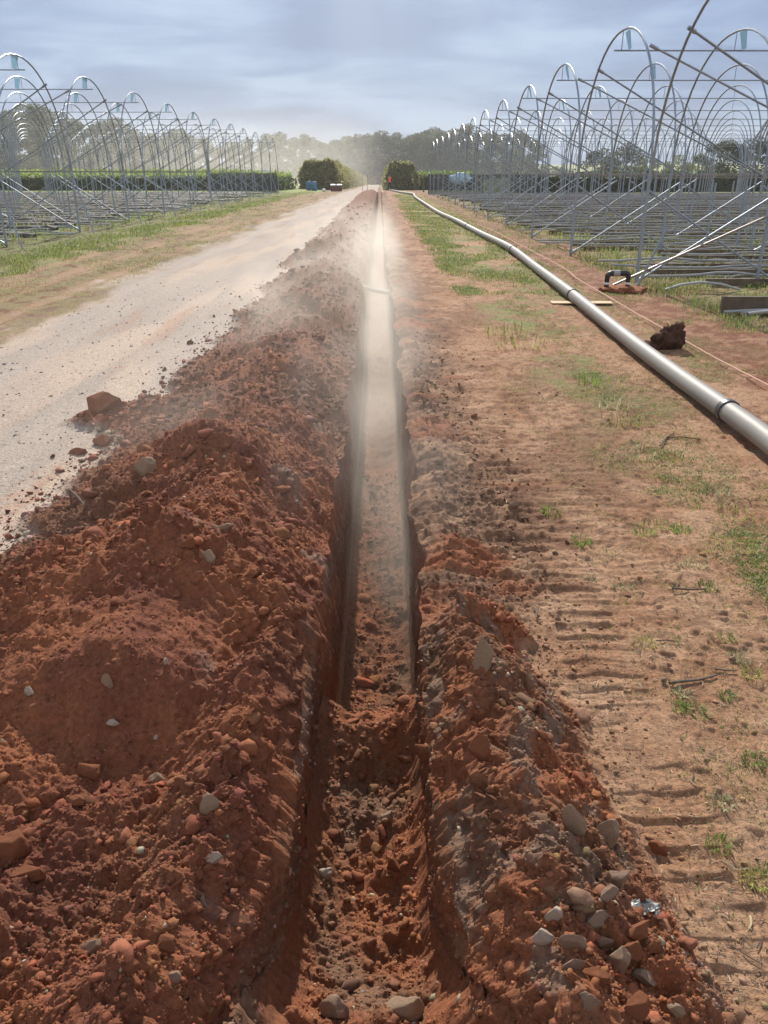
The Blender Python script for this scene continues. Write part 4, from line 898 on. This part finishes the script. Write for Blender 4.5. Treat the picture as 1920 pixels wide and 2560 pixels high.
# fallen sticks and roots
def stick(pix, rpx, label, m='twig', lift=.012, fork=None):
    pts = [Vector(hit(a, b)) + Vector((0, 0, lift)) for a, b in pix]; dd = depth_of(pts[0].y); r_ = rpx / FPX * dd / 2
    mb = MB().tube(pts, [r_ * (1 - .5 * k / len(pts)) for k in range(len(pts))], 6)
    if fork:
        pf = [Vector(hit(a, b)) + Vector((0, 0, lift)) for a, b in fork]; mb.tube(pf, r_ * .6, 5)
    o = link('stick', mb.mesh('stick', STK)); tag(o, label, 'stick')
STK = mat('stick_bark', (.12, .085, .06), .9, var=.3, vscale=40)
stick([(1672, 1714), (1700, 1710), (1745, 1706), (1790, 1694)], 9, 'fallen stick lying on the bare ground above two grass tufts')
stick([(1785, 1678), (1815, 1682), (1840, 1683)], 5, 'thin stick on the ground below the pale-topped stone')
stick([(1640, 1608), (1665, 1606), (1694, 1610)], 4, 'thin dark stick beside the green tuft')
stick([(1780, 2206), (1806, 2200)], 4, 'short twig beside the torn foil on the track prints')
stick([(1650, 1118), (1665, 1098), (1685, 1086)], 5, 'bent grey twig on the ground left of the water pipe', fork=[(1665, 1098), (1700, 1096), (1750, 1102)])
stick([(1680, 1476), (1720, 1479), (1765, 1478)], 6, 'dark stick at the foot of a sparse tuft')
stick([(1343, 1528), (1340, 1555)], 6, 'short pale stick on the churned ground', lift=.02)
stick([(1830, 2375), (1870, 2400), (1905, 2420)], 4, 'thin twig on the ground by the lower right edge')
pA = Vector(hit(179, 1272)); pT = pA + Vector((-.0, .02, .10)); pB = Vector(hit(215, 1268))
o = link('forked_root', MB().tube([pA, (pA + pT) / 2, pT], [.006, .006, .005], 6).tube([pT, (pT + pB) / 2 + Vector((0, 0, .01)), pB], [.005, .007, .006], 6).mesh('forked_root', STK)); tag(o, 'forked root sticking up from the road side of the long heap', 'root')

# ------------------------------------------------------------------ leaves, hedges, trees
def leaf_quads(P, size, col, nrm=None):
    n = len(P); a = rng.normal(size=(n, 3)); a /= np.linalg.norm(a, axis=1)[:, None]; b = np.cross(a, rng.normal(size=(n, 3))); b /= np.linalg.norm(b, axis=1)[:, None]
    s = size * (.6 + .8 * rng.random((n, 1))); a = a * s; b = b * s * .6
    v = np.stack([P - a, P - b * .9 + a * .1, P + a, P + b + a * .1], 1).reshape(-1, 3)
    f = np.arange(n * 4).reshape(n, 4)
    return v, f, np.repeat(col, 4, 0)
def leaf_mesh(name, P, size, col):
    v, f, c = leaf_quads(P, size, col); me = mesh_np(name, v, f, False, c); me.materials.append(M['leaf']); return me
def hedge(name, x0, x1, y0, y1, h, label, leaf, n, c1, c2, topc=None, ztop_far=0, cat='hedge'):
    xm, ym = (x0 + x1) / 2, y0; rt = empty(name, (xm, ym, tz(xm, ym))); tag(rt, label, cat)
    z0 = tz(xm, ym); nn = 24
    mb = MB(); v = []; f = []; tp_ = .95 if h > 2.5 else .35
    for k in range(nn + 1):
        y = y0 + (y1 - y0) * k / nn; hh = h + ztop_far * k / nn; zz = float(terrain(np.array([xm]), np.array([y]))[0]) - z0
        v += [(x0 + .25 - xm, y - ym + (.25 if k == 0 else 0), zz - .3), (x1 - .25 - xm, y - ym + (.25 if k == 0 else 0), zz - .3), (x1 - tp_ - xm, y - ym + (tp_ if k == 0 else 0), zz + hh - .3), (x0 + tp_ - xm, y - ym + (tp_ if k == 0 else 0), zz + hh - .3)]
    for k in range(nn):
        a = 4 * k; b = a + 4; f += [(a, b, b + 3, a + 3), (a + 1, a + 2, b + 2, b + 1), (a + 2, a + 3, b + 3, b + 2)]
    f += [(0, 3, 2, 1), (4 * nn, 4 * nn + 1, 4 * nn + 2, 4 * nn + 3)]
    mb.add(v, f); link('branches', mb.mesh('branches', M['core'], False), rt)
    # leaves over front, top and both flanks
    A = [(x1 - x0) * h, (x1 - x0) * (y1 - y0), (y1 - y0) * h, (y1 - y0) * h]; dn = [1 / y0, .5 / (y0 + .35 * (y1 - y0)), 1 / (y0 + .25 * (y1 - y0)), 1 / (y0 + .25 * (y1 - y0))]
    wts = np.array([a_ * d_ for a_, d_ in zip(A, dn)]); cnt = (wts / wts.sum() * n).astype(int); cnt[0] = max(cnt[0], int(n * .25))
    Ps = []
    for s_, m in enumerate(cnt):
        a, b = rng.random(m), rng.random(m)
        yy = 1 / (1 / y0 + a * (1 / y1 - 1 / y0))
        if s_ == 0: q = np.stack([x0 + (x1 - x0) * a, np.full(m, y0) + .1, h * b], -1)
        elif s_ == 1: q = np.stack([x0 + (x1 - x0) * b, yy, h + ztop_far * (yy - y0) / (y1 - y0)], -1)
        elif s_ == 2: q = np.stack([np.full(m, x0), yy, (h + ztop_far * (yy - y0) / (y1 - y0)) * b], -1)
        else: q = np.stack([np.full(m, x1), yy, (h + ztop_far * (yy - y0) / (y1 - y0)) * b], -1)
        Ps.append(q)
    P = np.concatenate(Ps); bulge = fbm(P[:, 0] * .9 + P[:, 2], P[:, 1] * .6 + P[:, 2] * .8, 601, 3) * .6 - .25 * sst(.75, 1, np.abs(P[:, 0] - xm) / ((x1 - x0) / 2)) * (P[:, 2] > h * .8)
    P += rng.normal(size=P.shape) * leaf * .55; P[:, 2] += np.where(P[:, 2] > h * .85, bulge, 0); P[:, 0] += np.where(np.abs(P[:, 0] - x0) < .6, -bulge, np.where(np.abs(P[:, 0] - x1) < .6, bulge, 0))
    if h > 2.5: k_ = sst(h * .45, h * 1.05, P[:, 2]) * .55; P[:, 0] = xm + (P[:, 0] - xm) * (1 - k_ * .3); P[:, 1] = np.where(P[:, 1] < y0 + 1.2, P[:, 1] + k_ * 1.2, P[:, 1])
    t = rng.random((len(P), 1)); cl_ = C(*c1) * (1 - t) + C(*c2) * t
    if topc is not None: up_ = sst(h * .86, h * 1.0, P[:, 2])[:, None]; cl_ = cl_ * (1 - up_) + C(*topc) * up_  # sunlit top put into the colour: upper leaves are lighter
    P[:, 2] += terrain(np.full(len(P), xm), P[:, 1]) - z0; P[:, 0] -= xm; P[:, 1] -= ym
    link('foliage', leaf_mesh('foliage', P, leaf, np.clip(cl_ * (1 + .2 * rng.normal(size=(len(P), 1))), .01, .5)), rt)
hedge('hedge', -10.2, -5.3, 106, 350, 3.3, 'tall clipped hedge running along the left of the far road', .16, 16000, (.20, .21, .095), (.38, .345, .13))
hedge('hedge', .75, 4.6, 104, 300, 3.1, 'tall clipped hedge behind the person in orange', .16, 11000, (.17, .185, .09), (.32, .30, .12))
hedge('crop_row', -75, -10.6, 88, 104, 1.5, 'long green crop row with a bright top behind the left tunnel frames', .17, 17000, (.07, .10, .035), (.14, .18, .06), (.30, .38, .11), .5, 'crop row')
hedge('crop_row', 13, 78, 79, 83, 1.42, 'low dark hedge row behind the right tunnel frames', .15, 12000, (.035, .05, .022), (.07, .085, .035), None, 0, 'hedge')
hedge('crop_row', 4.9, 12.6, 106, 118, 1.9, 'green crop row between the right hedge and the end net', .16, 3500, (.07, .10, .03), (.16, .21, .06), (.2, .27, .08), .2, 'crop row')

def tree_parts(seed, kind):
    rs = np.random.default_rng(seed); Ht = 22.0 if kind == 'gum' else 10.0
    mb = MB(); ends = []
    def limb(a, b, r0, r1, seg=5):
        a = np.array(a, float); b = np.array(b, float); pts = []
        for k in range(seg + 1):
            t = k / seg; pts.append(a * (1 - t) + b * t + rs.normal(size=3) * np.linalg.norm(b - a) * .035 * (0 < k < seg))
        mb.tube(pts, [r0 + (r1 - r0) * k / seg for k in range(seg + 1)], 6); return pts
    if kind == 'gum':
        lean = rs.normal(size=2) * .8; top = (lean[0], lean[1], Ht * .82)
        main = limb((0, 0, -1.5), top, .42, .10, 8)
        for k in range(26):
            t = .22 + .76 * rs.random(); b = np.array(main[int(t * 8)]); an = rs.random() * 6.28; L_ = (2.2 + 3.6 * rs.random()) * (1.1 - .5 * abs(t - .55))
            e_ = b + np.array([math.cos(an) * L_, math.sin(an) * L_, 1.2 + 2.4 * rs.random()]); limb(b, e_, .13, .04, 3); ends.append((e_, 1.3 + 1.0 * rs.random()))
        ends.append((np.array(top) + [0, 0, 1.6], 2.2)); ends.append((np.array(top) + [.9, .5, .2], 1.9)); ends.append((np.array(top) + [-1.3, .2, -.6], 1.9))
        for k in range(9): ends.append((np.array([rs.normal() * 1.8, rs.normal() * 1.8, Ht * (.14 + .4 * rs.random())]), 1.4 + .9 * rs.random()))
        n, sz = 150, .36; c1, c2 = C(.075, .085, .05), C(.17, .175, .11)
    else:
        main = limb((0, 0, -.5), (rs.normal() * .3, rs.normal() * .3, Ht * .6), .30, .12, 5)
        for k in range(22):
            an = rs.random() * 6.28; t = rs.random(); rad = (1.2 + 2.9 * math.sin(math.pi * (.15 + .75 * t))) * (.6 + .5 * rs.random()); z = Ht * (.12 + .76 * t)
            e_ = np.array([math.cos(an) * rad, math.sin(an) * rad, z]); b = np.array(main[min(5, max(1, int(t * 5)))]); limb(b, e_, .09, .03, 3); ends.append((e_, 1.0 + .8 * rs.random()))
        ends.append((np.array([0, 0, Ht * .9]), 1.5))
        n, sz = 170, .24
        c1, c2 = (C(.03, .042, .02), C(.07, .08, .035)) if kind == 'dark' else (C(.12, .15, .045), C(.24, .26, .09))
    Ps = []; Cs = []
    for (e_, r_) in ends:
        m = int(n * (r_ / 1.6) ** 2); d = rs.normal(size=(m, 3)); d /= np.linalg.norm(d, axis=1)[:, None]; rr_ = r_ * (.35 + .65 * rs.random((m, 1)) ** .5)
        d[:, 2] *= (.85 if kind == 'gum' else .7); P = e_ + d * rr_ * np.array([1.15, 1.15, 1]); Ps.append(P); t = rs.random((m, 1)) * .6 + rs.random() * .4; Cs.append((c1 * (1 - t) + c2 * t))
    P = np.concatenate(Ps); cc = np.concatenate(Cs)
    return mb.mesh('trunk', M['bark']), leaf_mesh('crown', P, sz, np.clip(cc, .01, .5)), Ht
bankT = {('gum', k): tree_parts(900 + k, 'gum') for k in range(7)}
bankT.update({('dark', k): tree_parts(950 + k, 'dark') for k in range(3)}); bankT.update({('light', k): tree_parts(970 + k, 'light') for k in range(2)})
def tree(px, top, dist, kind, wide, label, group=None, i=0):
    tr_, cr_, Ht = bankT[(kind, i % (7 if kind == 'gum' else 3 if kind == 'dark' else 2))]
    T = at_y(px, top, dist); zb = tz(T[0], dist); H = T[2] - zb; s = H / (Ht * (1.0 if kind == 'gum' else .98))
    rt = empty({'gum': 'gum_tree', 'dark': 'dark_tree', 'light': 'bushy_tree'}[kind], (T[0], dist, zb), (i * 2.399) % 6.28); rt.scale = (s * wide, s * wide, s)
    tag(rt, label, 'tree', group); link('trunk', tr_, rt); link('crown', cr_, rt)
gl_ = 'hazy gum tree in the row behind the end of the far road'; gg = 'gum trees behind the far road'
far = [(664, 330), (692, 326), (735, 340), (762, 331), (800, 352), (820, 358), (850, 350), (872, 336), (897, 331), (925, 345), (950, 322), (968, 338), (986, 327), (1006, 340), (1024, 333), (1046, 328), (1068, 322), (1086, 313), (1112, 322), (1140, 318), (1166, 310), (1195, 322), (1226, 326), (1262, 330), (1300, 323), (1330, 345)]
for i, (a, b) in enumerate(far): tree(a, b, 372 + 26 * ((i * 7) % 5) / 4, 'gum', 1.0 + .18 * ((i * 5) % 3), gl_, gg, i)
gl2 = 'tall gum tree beyond the crop row behind the left tunnel frames'; gg2 = 'gum trees behind the left tunnel frames'
left = [(-40, 262), (12, 268), (60, 252), (105, 258), (150, 272), (190, 292), (240, 300), (284, 288), (330, 318), (372, 330), (412, 322), (440, 318), (478, 334), (520, 352), (552, 362), (590, 350), (625, 345)]
for i, (a, b) in enumerate(left): tree(a, b, 205 + 40 * ((i * 7) % 5) / 4 + (90 if a > 380 else 0), 'gum', 1.15, gl2, gg2, i + 3)
for i, (a, b, d, kd, w_, lb) in enumerate([(1510, 372, 150, 'dark', 1.3, 'dark rounded tree at the left of the group beyond the right tunnels'), (1570, 358, 155, 'dark', 1.2, 'taller dark tree in the middle of the group beyond the right tunnels'), (1622, 392, 150, 'light', 1.2, 'small yellow-green tree next to the dark trees beyond the right tunnels'),
        (1700, 388, 118, 'light', 1.2, 'pale green bush standing alone behind the low dark hedge'), (1755, 384, 125, 'light', 1.1, 'yellow-green bush left of the big dark tree'), (1822, 350, 108, 'dark', 1.3, 'large dark tree with a yellowish left side at the right edge'), (1890, 344, 112, 'dark', 1.4, 'largest dark tree behind the hoops at the right edge'), (1960, 356, 115, 'dark', 1.4, 'dark tree just cut off by the right edge')]):
    tree(a, b, d, kd, w_, lb, None, i)
# undergrowth below the far trees
n = 16000; x = rng.uniform(-165, 150, n); y = np.where(x < -62, 250, 404) + rng.uniform(0, 16, n); zt_ = terrain(x, y); hh = (4.2 + 3.2 * fbm(x * .12, x * 0, 700, 3)) * np.where(x > 95, .35, 1)
P = np.stack([x, y, zt_ + hh * rng.random(n)], -1); t = rng.random((n, 1))
o = link('undergrowth', leaf_mesh('undergrowth', P, .62, C(.04, .05, .025) * (1 - t) + C(.09, .10, .05) * t)); o['kind'] = 'stuff'

# ------------------------------------------------------------------ things at the far end
def net(x0, x1, y, z1, label):
    rt = empty('shade_net', (x0, y, tz(x0, y))); tag(rt, label, 'shade net')
    mb = MB(); n = 16; v = []; f = []
    for k in range(n + 1):
        t = k / n; xx = (x1 - x0) * t; s_ = .04 * math.sin(k * 1.7)
        v += [(xx, s_, .02), (xx, s_ * .3, z1 - .05 * math.sin(t * 9) ** 2), (xx, s_ + .01, .02), (xx, s_ * .3 + .01, z1 - .05 * math.sin(t * 9) ** 2)]
    for k in range(n): a = 4 * k; b = a + 4; f += [(a, b, b + 1, a + 1), (a + 2, a + 3, b + 3, b + 2), (a + 1, b + 1, b + 3, a + 3)]
    mb.add(v, f); link('cloth', mb.mesh('cloth', M['net']), rt)
    pm = MB().tube([(0, 0, -.2), (0, 0, z1 + .08)], .04, 8).mesh('net_post', M['timber'])
    for xx in (0, (x1 - x0) * .5, x1 - x0): link('net_post', pm, rt, loc=(xx, .06, 0))
    return rt
net(4.2, 13.5, 72.2, 1.62, 'dark shade cloth screen at the far end of the right tunnel frames')
net(-9.0, -15, 72.6, 1.62, 'dark shade cloth screen at the far end of the left tunnel frames')
v = ICO3[0] * np.array([1.0, .2, .45]); v = v * (1 + .45 * fbm(v[:, 0] * 3, v[:, 2] * 4, 801, 4))[:, None]; me = mesh_np('sheet_bundle', v, ICO3[1]); me.materials.append(M['bluesheet'])
q = at_y(1154, 440, 71.0); o = link('sheet_bundle', me, loc=(q[0], 71.8, tz(q[0], 71.8) + 1.25)); tag(o, 'pale blue plastic sheet draped over the right shade screen', 'plastic sheet')
q = at_y(662, 433, 71.5); rt = empty('feeder_tray', (q[0], 72.3, tz(q[0], 72.3) + 1.66)); tag(rt, 'white tray lying on top of the left shade screen', 'tray')
link('tray', MB().box((0, 0, .05), (.95, .35, .1)).box((0, 0, .15), (.2, .2, .12)).mesh('tray', M['white'], False), rt); link('peg', MB().tube([(0, 0, .2), (0, 0, .34)], .03, 6).mesh('peg', M['white']), rt)
# brown bin with white lids
q = at_t(841, 480, 0); bz = tz(q[0], q[1]); rt = empty('brown_bin', (q[0], q[1], bz)); tag(rt, 'low brown steel bin with two white lids beside the road by the left hedge', 'bin')
W_ = 30 / FPX * (.914 * q[1]); hB = .72 * W_ * .62
bm = bmesh.new(); bmesh.ops.create_cube(bm, size=1)
for v_ in bm.verts: v_.co = Vector((v_.co.x * W_ * (1 if v_.co.z > 0 else .9), v_.co.y * 1.0 * (1 if v_.co.z > 0 else .85), (v_.co.z + .5) * hB + .06))
bmesh.ops.bevel(bm, geom=bm.edges[:], offset=.03, segments=2, affect='EDGES'); me = bpy.data.meshes.new('bin_body'); bm.to_mesh(me); bm.free(); link('bin_body', me, rt, M['brown'])
for sx in (-1, 1): link('lid', MB().box((sx * W_ * .26, 0, hB + .13), (W_ * .42, 1.0, .10), rx=.04).mesh('lid', M['white'], False), rt)
link('handle', MB().tube([(-.07, -.5, hB + .16), (0, -.56, hB + .2), (.07, -.5, hB + .16)], .03, 6).mesh('handle', M['white']), rt)
# blue drums with pale caps and a red can
for k, (a, b, lb) in enumerate([(772, 476, 'blue plastic drum standing left at the corner of the left hedge'), (786, 477, 'blue plastic drum standing right at the corner of the left hedge')]):
    q = at_t(a, b, 0); rt = empty('drum', (q[0], q[1], tz(q[0], q[1]))); tag(rt, lb, 'drum')
    bm = bmesh.new(); prof = [(.0, .0), (.3, 0), (.31, .05), (.31, .3), (.325, .32), (.31, .34), (.31, .6), (.325, .62), (.31, .64), (.31, .88), (.27, .93), (0, .93)]
    mb = MB(); K = 16; v = []; f = []
    for (r_, z_) in prof:
        for j in range(K): v.append((r_ * math.cos(j * 6.2832 / K), r_ * math.sin(j * 6.2832 / K), z_))
    for i in range(len(prof) - 1):
        for j in range(K): f.append((i * K + j, i * K + (j + 1) % K, (i + 1) * K + (j + 1) % K, (i + 1) * K + j))
    bm.free(); mb.add(v, f); link('drum_body', mb.mesh('drum_body', M['blue']), rt); link('drum_cap', MB().tube([(.12, -.05, .93), (.12, -.05, 1.02)], .09, 10).mesh('drum_cap', M['white']), rt)
q = at_t(810, 479, 0); o = link('white_bag', mesh_np('white_bag', ICO3[0] * np.array([.22, .18, .16]) * (1 + .3 * fbm(ICO3[0][:, 0] * 3, ICO3[0][:, 2] * 3 + ICO3[0][:, 1], 33, 3))[:, None], ICO3[1]), m=M['white'], loc=(q[0], q[1], tz(q[0], q[1]) + .13)); tag(o, 'small white bag on the grass before the left hedge', 'bag')
# poles
q = at_t(1059, 480, 0); o = link('post', MB().tube([(0, 0, -.2), (0, 0, 1.65)], [.085, .075], 9).mesh('fence_post', M['timber']), loc=(q[0], q[1], tz(q[0], q[1]))); o.name = 'timber_post'; tag(o, 'single dark timber post between the right hedge and the end net', 'post')
for (a, lb) in ((906, 'thin dark stake left of the far tip of the spoil heap'), (919, 'thin dark stake right of the far tip of the spoil heap')):
    q = at_t(a, 474, 0); o = link('stake', MB().tube([(0, 0, -.2), (0, 0, 1.75)], .022, 6).mesh('stake', M['rust']), loc=(q[0], 92, tz(q[0], 92))); o.location.x = at_y(a, 460, 92)[0]; tag(o, lb, 'stake')
# ------------------------------------------------------------------ person
def skin_body(name, chain, m, parent):
    """chain: list of (name, xyz, radius, parent name)"""
    ids = {c[0]: i for i, c in enumerate(chain)}
    me = bpy.data.meshes.new(name); me.from_pydata([c[1] for c in chain], [(ids[c[3]], i) for i, c in enumerate(chain) if c[3]], []); o = link(name, me, parent, M[m])
    sk = o.modifiers.new('skin', 'SKIN'); sv = me.skin_vertices[0].data
    for i, c in enumerate(chain):
        r_ = c[2] if hasattr(c[2], '__len__') else (c[2], c[2]); sv[i].radius = r_; sv[i].use_root = (i == 0)
    sb = o.modifiers.new('sub', 'SUBSURF'); sb.levels = 1; sb.render_levels = 2
    sk.use_smooth_shade = True
    return o
q = at_y(974, 470, 99); pz = tz(q[0], q[1])
rt = empty('person', (q[0], q[1], pz), R(12)); tag(rt, 'person in an orange high-visibility vest and dark trousers standing before the right hedge', 'person')
bd = [('pel', (0, 0, .92), (.15, .11), None), ('wai', (0, 0, 1.08), (.135, .10), 'pel'), ('che', (0, .0, 1.28), (.165, .115), 'wai'), ('sho', (0, 0, 1.40), (.12, .09), 'che'), ('nec', (0, -.01, 1.50), .055, 'sho'), ('hea', (0, -.02, 1.585), (.075, .085), 'nec'), ('cro', (0, -.01, 1.69), (.07, .08), 'hea')]
for s_, n_ in ((-1, 'a'), (1, 'b')):
    bd += [('sh' + n_, (s_ * .19, 0, 1.39), .06, 'sho'), ('el' + n_, (s_ * .25, .01, 1.13), .045, 'sh' + n_), ('wr' + n_, (s_ * .25, -.06, .90), .032, 'el' + n_), ('pa' + n_, (s_ * .25, -.075, .83), (.022, .038), 'wr' + n_)]
    for k in range(4): bd += [(f'f{k}{n_}', (s_ * .25, -.105 + .02 * k, .76 + (.008 if k in (0, 3) else 0)), .009, 'pa' + n_), (f'g{k}{n_}', (s_ * .242, -.11 + .02 * k, .725 + (.01 if k in (0, 3) else 0)), .008, f'f{k}{n_}')]
    bd += [('th' + n_, (s_ * .235, -.115, .82), .010, 'pa' + n_), ('ti' + n_, (s_ * .23, -.125, .785), .009, 'th' + n_)]
    bd += [('hi' + n_, (s_ * .1, 0, .86), .10, 'pel'), ('kn' + n_, (s_ * .12, -.01, .48), .065, 'hi' + n_), ('an' + n_, (s_ * .13, .02, .09), .045, 'kn' + n_), ('to' + n_, (s_ * .14, -.12, .05), (.045, .035), 'an' + n_)]
bd += [('nos', (0, -.115, 1.59), .012, 'hea')]
skin_body('body', bd, 'skin', rt)
skin_body('vest', [('a', (0, 0, .90), (.18, .14), None), ('b', (0, 0, 1.08), (.165, .128), 'a'), ('c', (0, 0, 1.28), (.195, .142), 'b'), ('d', (0, 0, 1.41), (.15, .11), 'c'), ('e', (-.16, 0, 1.41), .075, 'd'), ('f', (.16, 0, 1.41), .075, 'd')], 'orange', rt)
tro = [('p', (0, 0, .93), (.165, .125), None)]
for s_, n_ in ((-1, 'a'), (1, 'b')): tro += [('h' + n_, (s_ * .1, 0, .84), .115, 'p'), ('k' + n_, (s_ * .12, -.01, .48), .082, 'h' + n_), ('n' + n_, (s_ * .13, .02, .10), .068, 'k' + n_)]
skin_body('trousers', tro, 'trouser', rt)
for s_, n_ in ((-1, 'a'), (1, 'b')): skin_body('sleeve', [('s', (s_ * .185, 0, 1.40), .07, None), ('e', (s_ * .25, .01, 1.13), .056, 's'), ('w', (s_ * .25, -.05, .95), .044, 'e')], 'trouser', rt)
v = ICO3[0] * np.array([.088, .10, .095]) + np.array([0, .018, 1.665]); me = mesh_np('hair', v, ICO3[1]); me.materials.append(M['hair']); link('hair', me, rt)

# ------------------------------------------------------------------ air: haze over the whole scene and dust hanging in the trench
def volume(name, dens, color, aniso, hetero=None):
    m = bpy.data.materials.new(name); m.use_nodes = True; t = m.node_tree; n = t.nodes; l = t.links; n.clear()
    o = n.new('ShaderNodeOutputMaterial'); p = n.new('ShaderNodeVolumePrincipled'); p.inputs['Color'].default_value = (*color, 1); p.inputs['Density'].default_value = dens; p.inputs['Anisotropy'].default_value = aniso
    l.new(p.outputs[0], o.inputs['Volume'])
    return m
def box_obj(name, lo, hi, m):
    c0 = [(a + b) / 2 for a, b in zip(lo, hi)]; me = MB().box((0, 0, 0), [b - a for a, b in zip(lo, hi)]).mesh(name, m, False)
    return link(name, me, loc=c0)
o = box_obj('haze', (-525, -30, -8), (525, 920, 40), volume('haze', .0005, (.92, .94, .97), .1)); o['kind'] = 'stuff'

def dust(name, lo, hi, dens, label=None):
    m = bpy.data.materials.new(name); m.use_nodes = True; t = m.node_tree; n = t.nodes; l = t.links; n.clear()
    o = n.new('ShaderNodeOutputMaterial'); p = n.new('ShaderNodeVolumePrincipled'); p.inputs['Color'].default_value = (.95, .90, .82, 1); p.inputs['Anisotropy'].default_value = .45
    tcn = n.new('ShaderNodeTexCoord'); z = n.new('ShaderNodeTexNoise'); z.inputs['Scale'].default_value = 1.0; z.inputs['Detail'].default_value = 2
    mp = n.new('ShaderNodeMapping'); mp.inputs['Scale'].default_value = (1.3, .55, 1.3); l.new(tcn.outputs['Object'], mp.inputs[0]); l.new(mp.outputs[0], z.inputs['Vector'])
    sx = n.new('ShaderNodeSeparateXYZ'); l.new(tcn.outputs['Generated'], sx.inputs[0])
    def mr(src, a, b, c, d):
        q = n.new('ShaderNodeMapRange'); q.interpolation_type = 'SMOOTHSTEP'; l.new(src, q.inputs[0]); q.inputs[1].default_value = a; q.inputs[2].default_value = b; q.inputs[3].default_value = c; q.inputs[4].default_value = d; return q.outputs[0]
    def mul(a, b):
        q = n.new('ShaderNodeMath'); q.operation = 'MULTIPLY'; l.new(a, q.inputs[0])
        if hasattr(b, 'is_linked'): l.new(b, q.inputs[1])
        else: q.inputs[1].default_value = b
        return q.outputs[0]
    d = mr(z.outputs[0], .40, .64, .10, 1.0)
    d = mul(d, mr(sx.outputs[2], .40, 1.0, 1.0, 0.0)); d = mul(d, mr(sx.outputs[1], 0.0, .07, 0.0, 1.0)); d = mul(d, mr(sx.outputs[1], .22, 1.0, 1.0, 0.0))
    d = mul(d, mr(sx.outputs[0], 0.0, .35, 0.0, 1.0)); d = mul(d, mr(sx.outputs[0], .80, 1.0, 1.0, 0.0)); d = mul(d, dens)
    l.new(d, p.inputs['Density']); l.new(p.outputs[0], o.inputs['Volume'])
    return box_obj(name, lo, hi, m)
o = dust('dust_cloud', (-2.0, 2.3, -1.1), (.62, 38, 1.15), .31); o['kind'] = 'stuff'

o = dust('dust_cloud', (-75, 112, -6), (4, 340, 16), .006); o['kind'] = 'stuff'
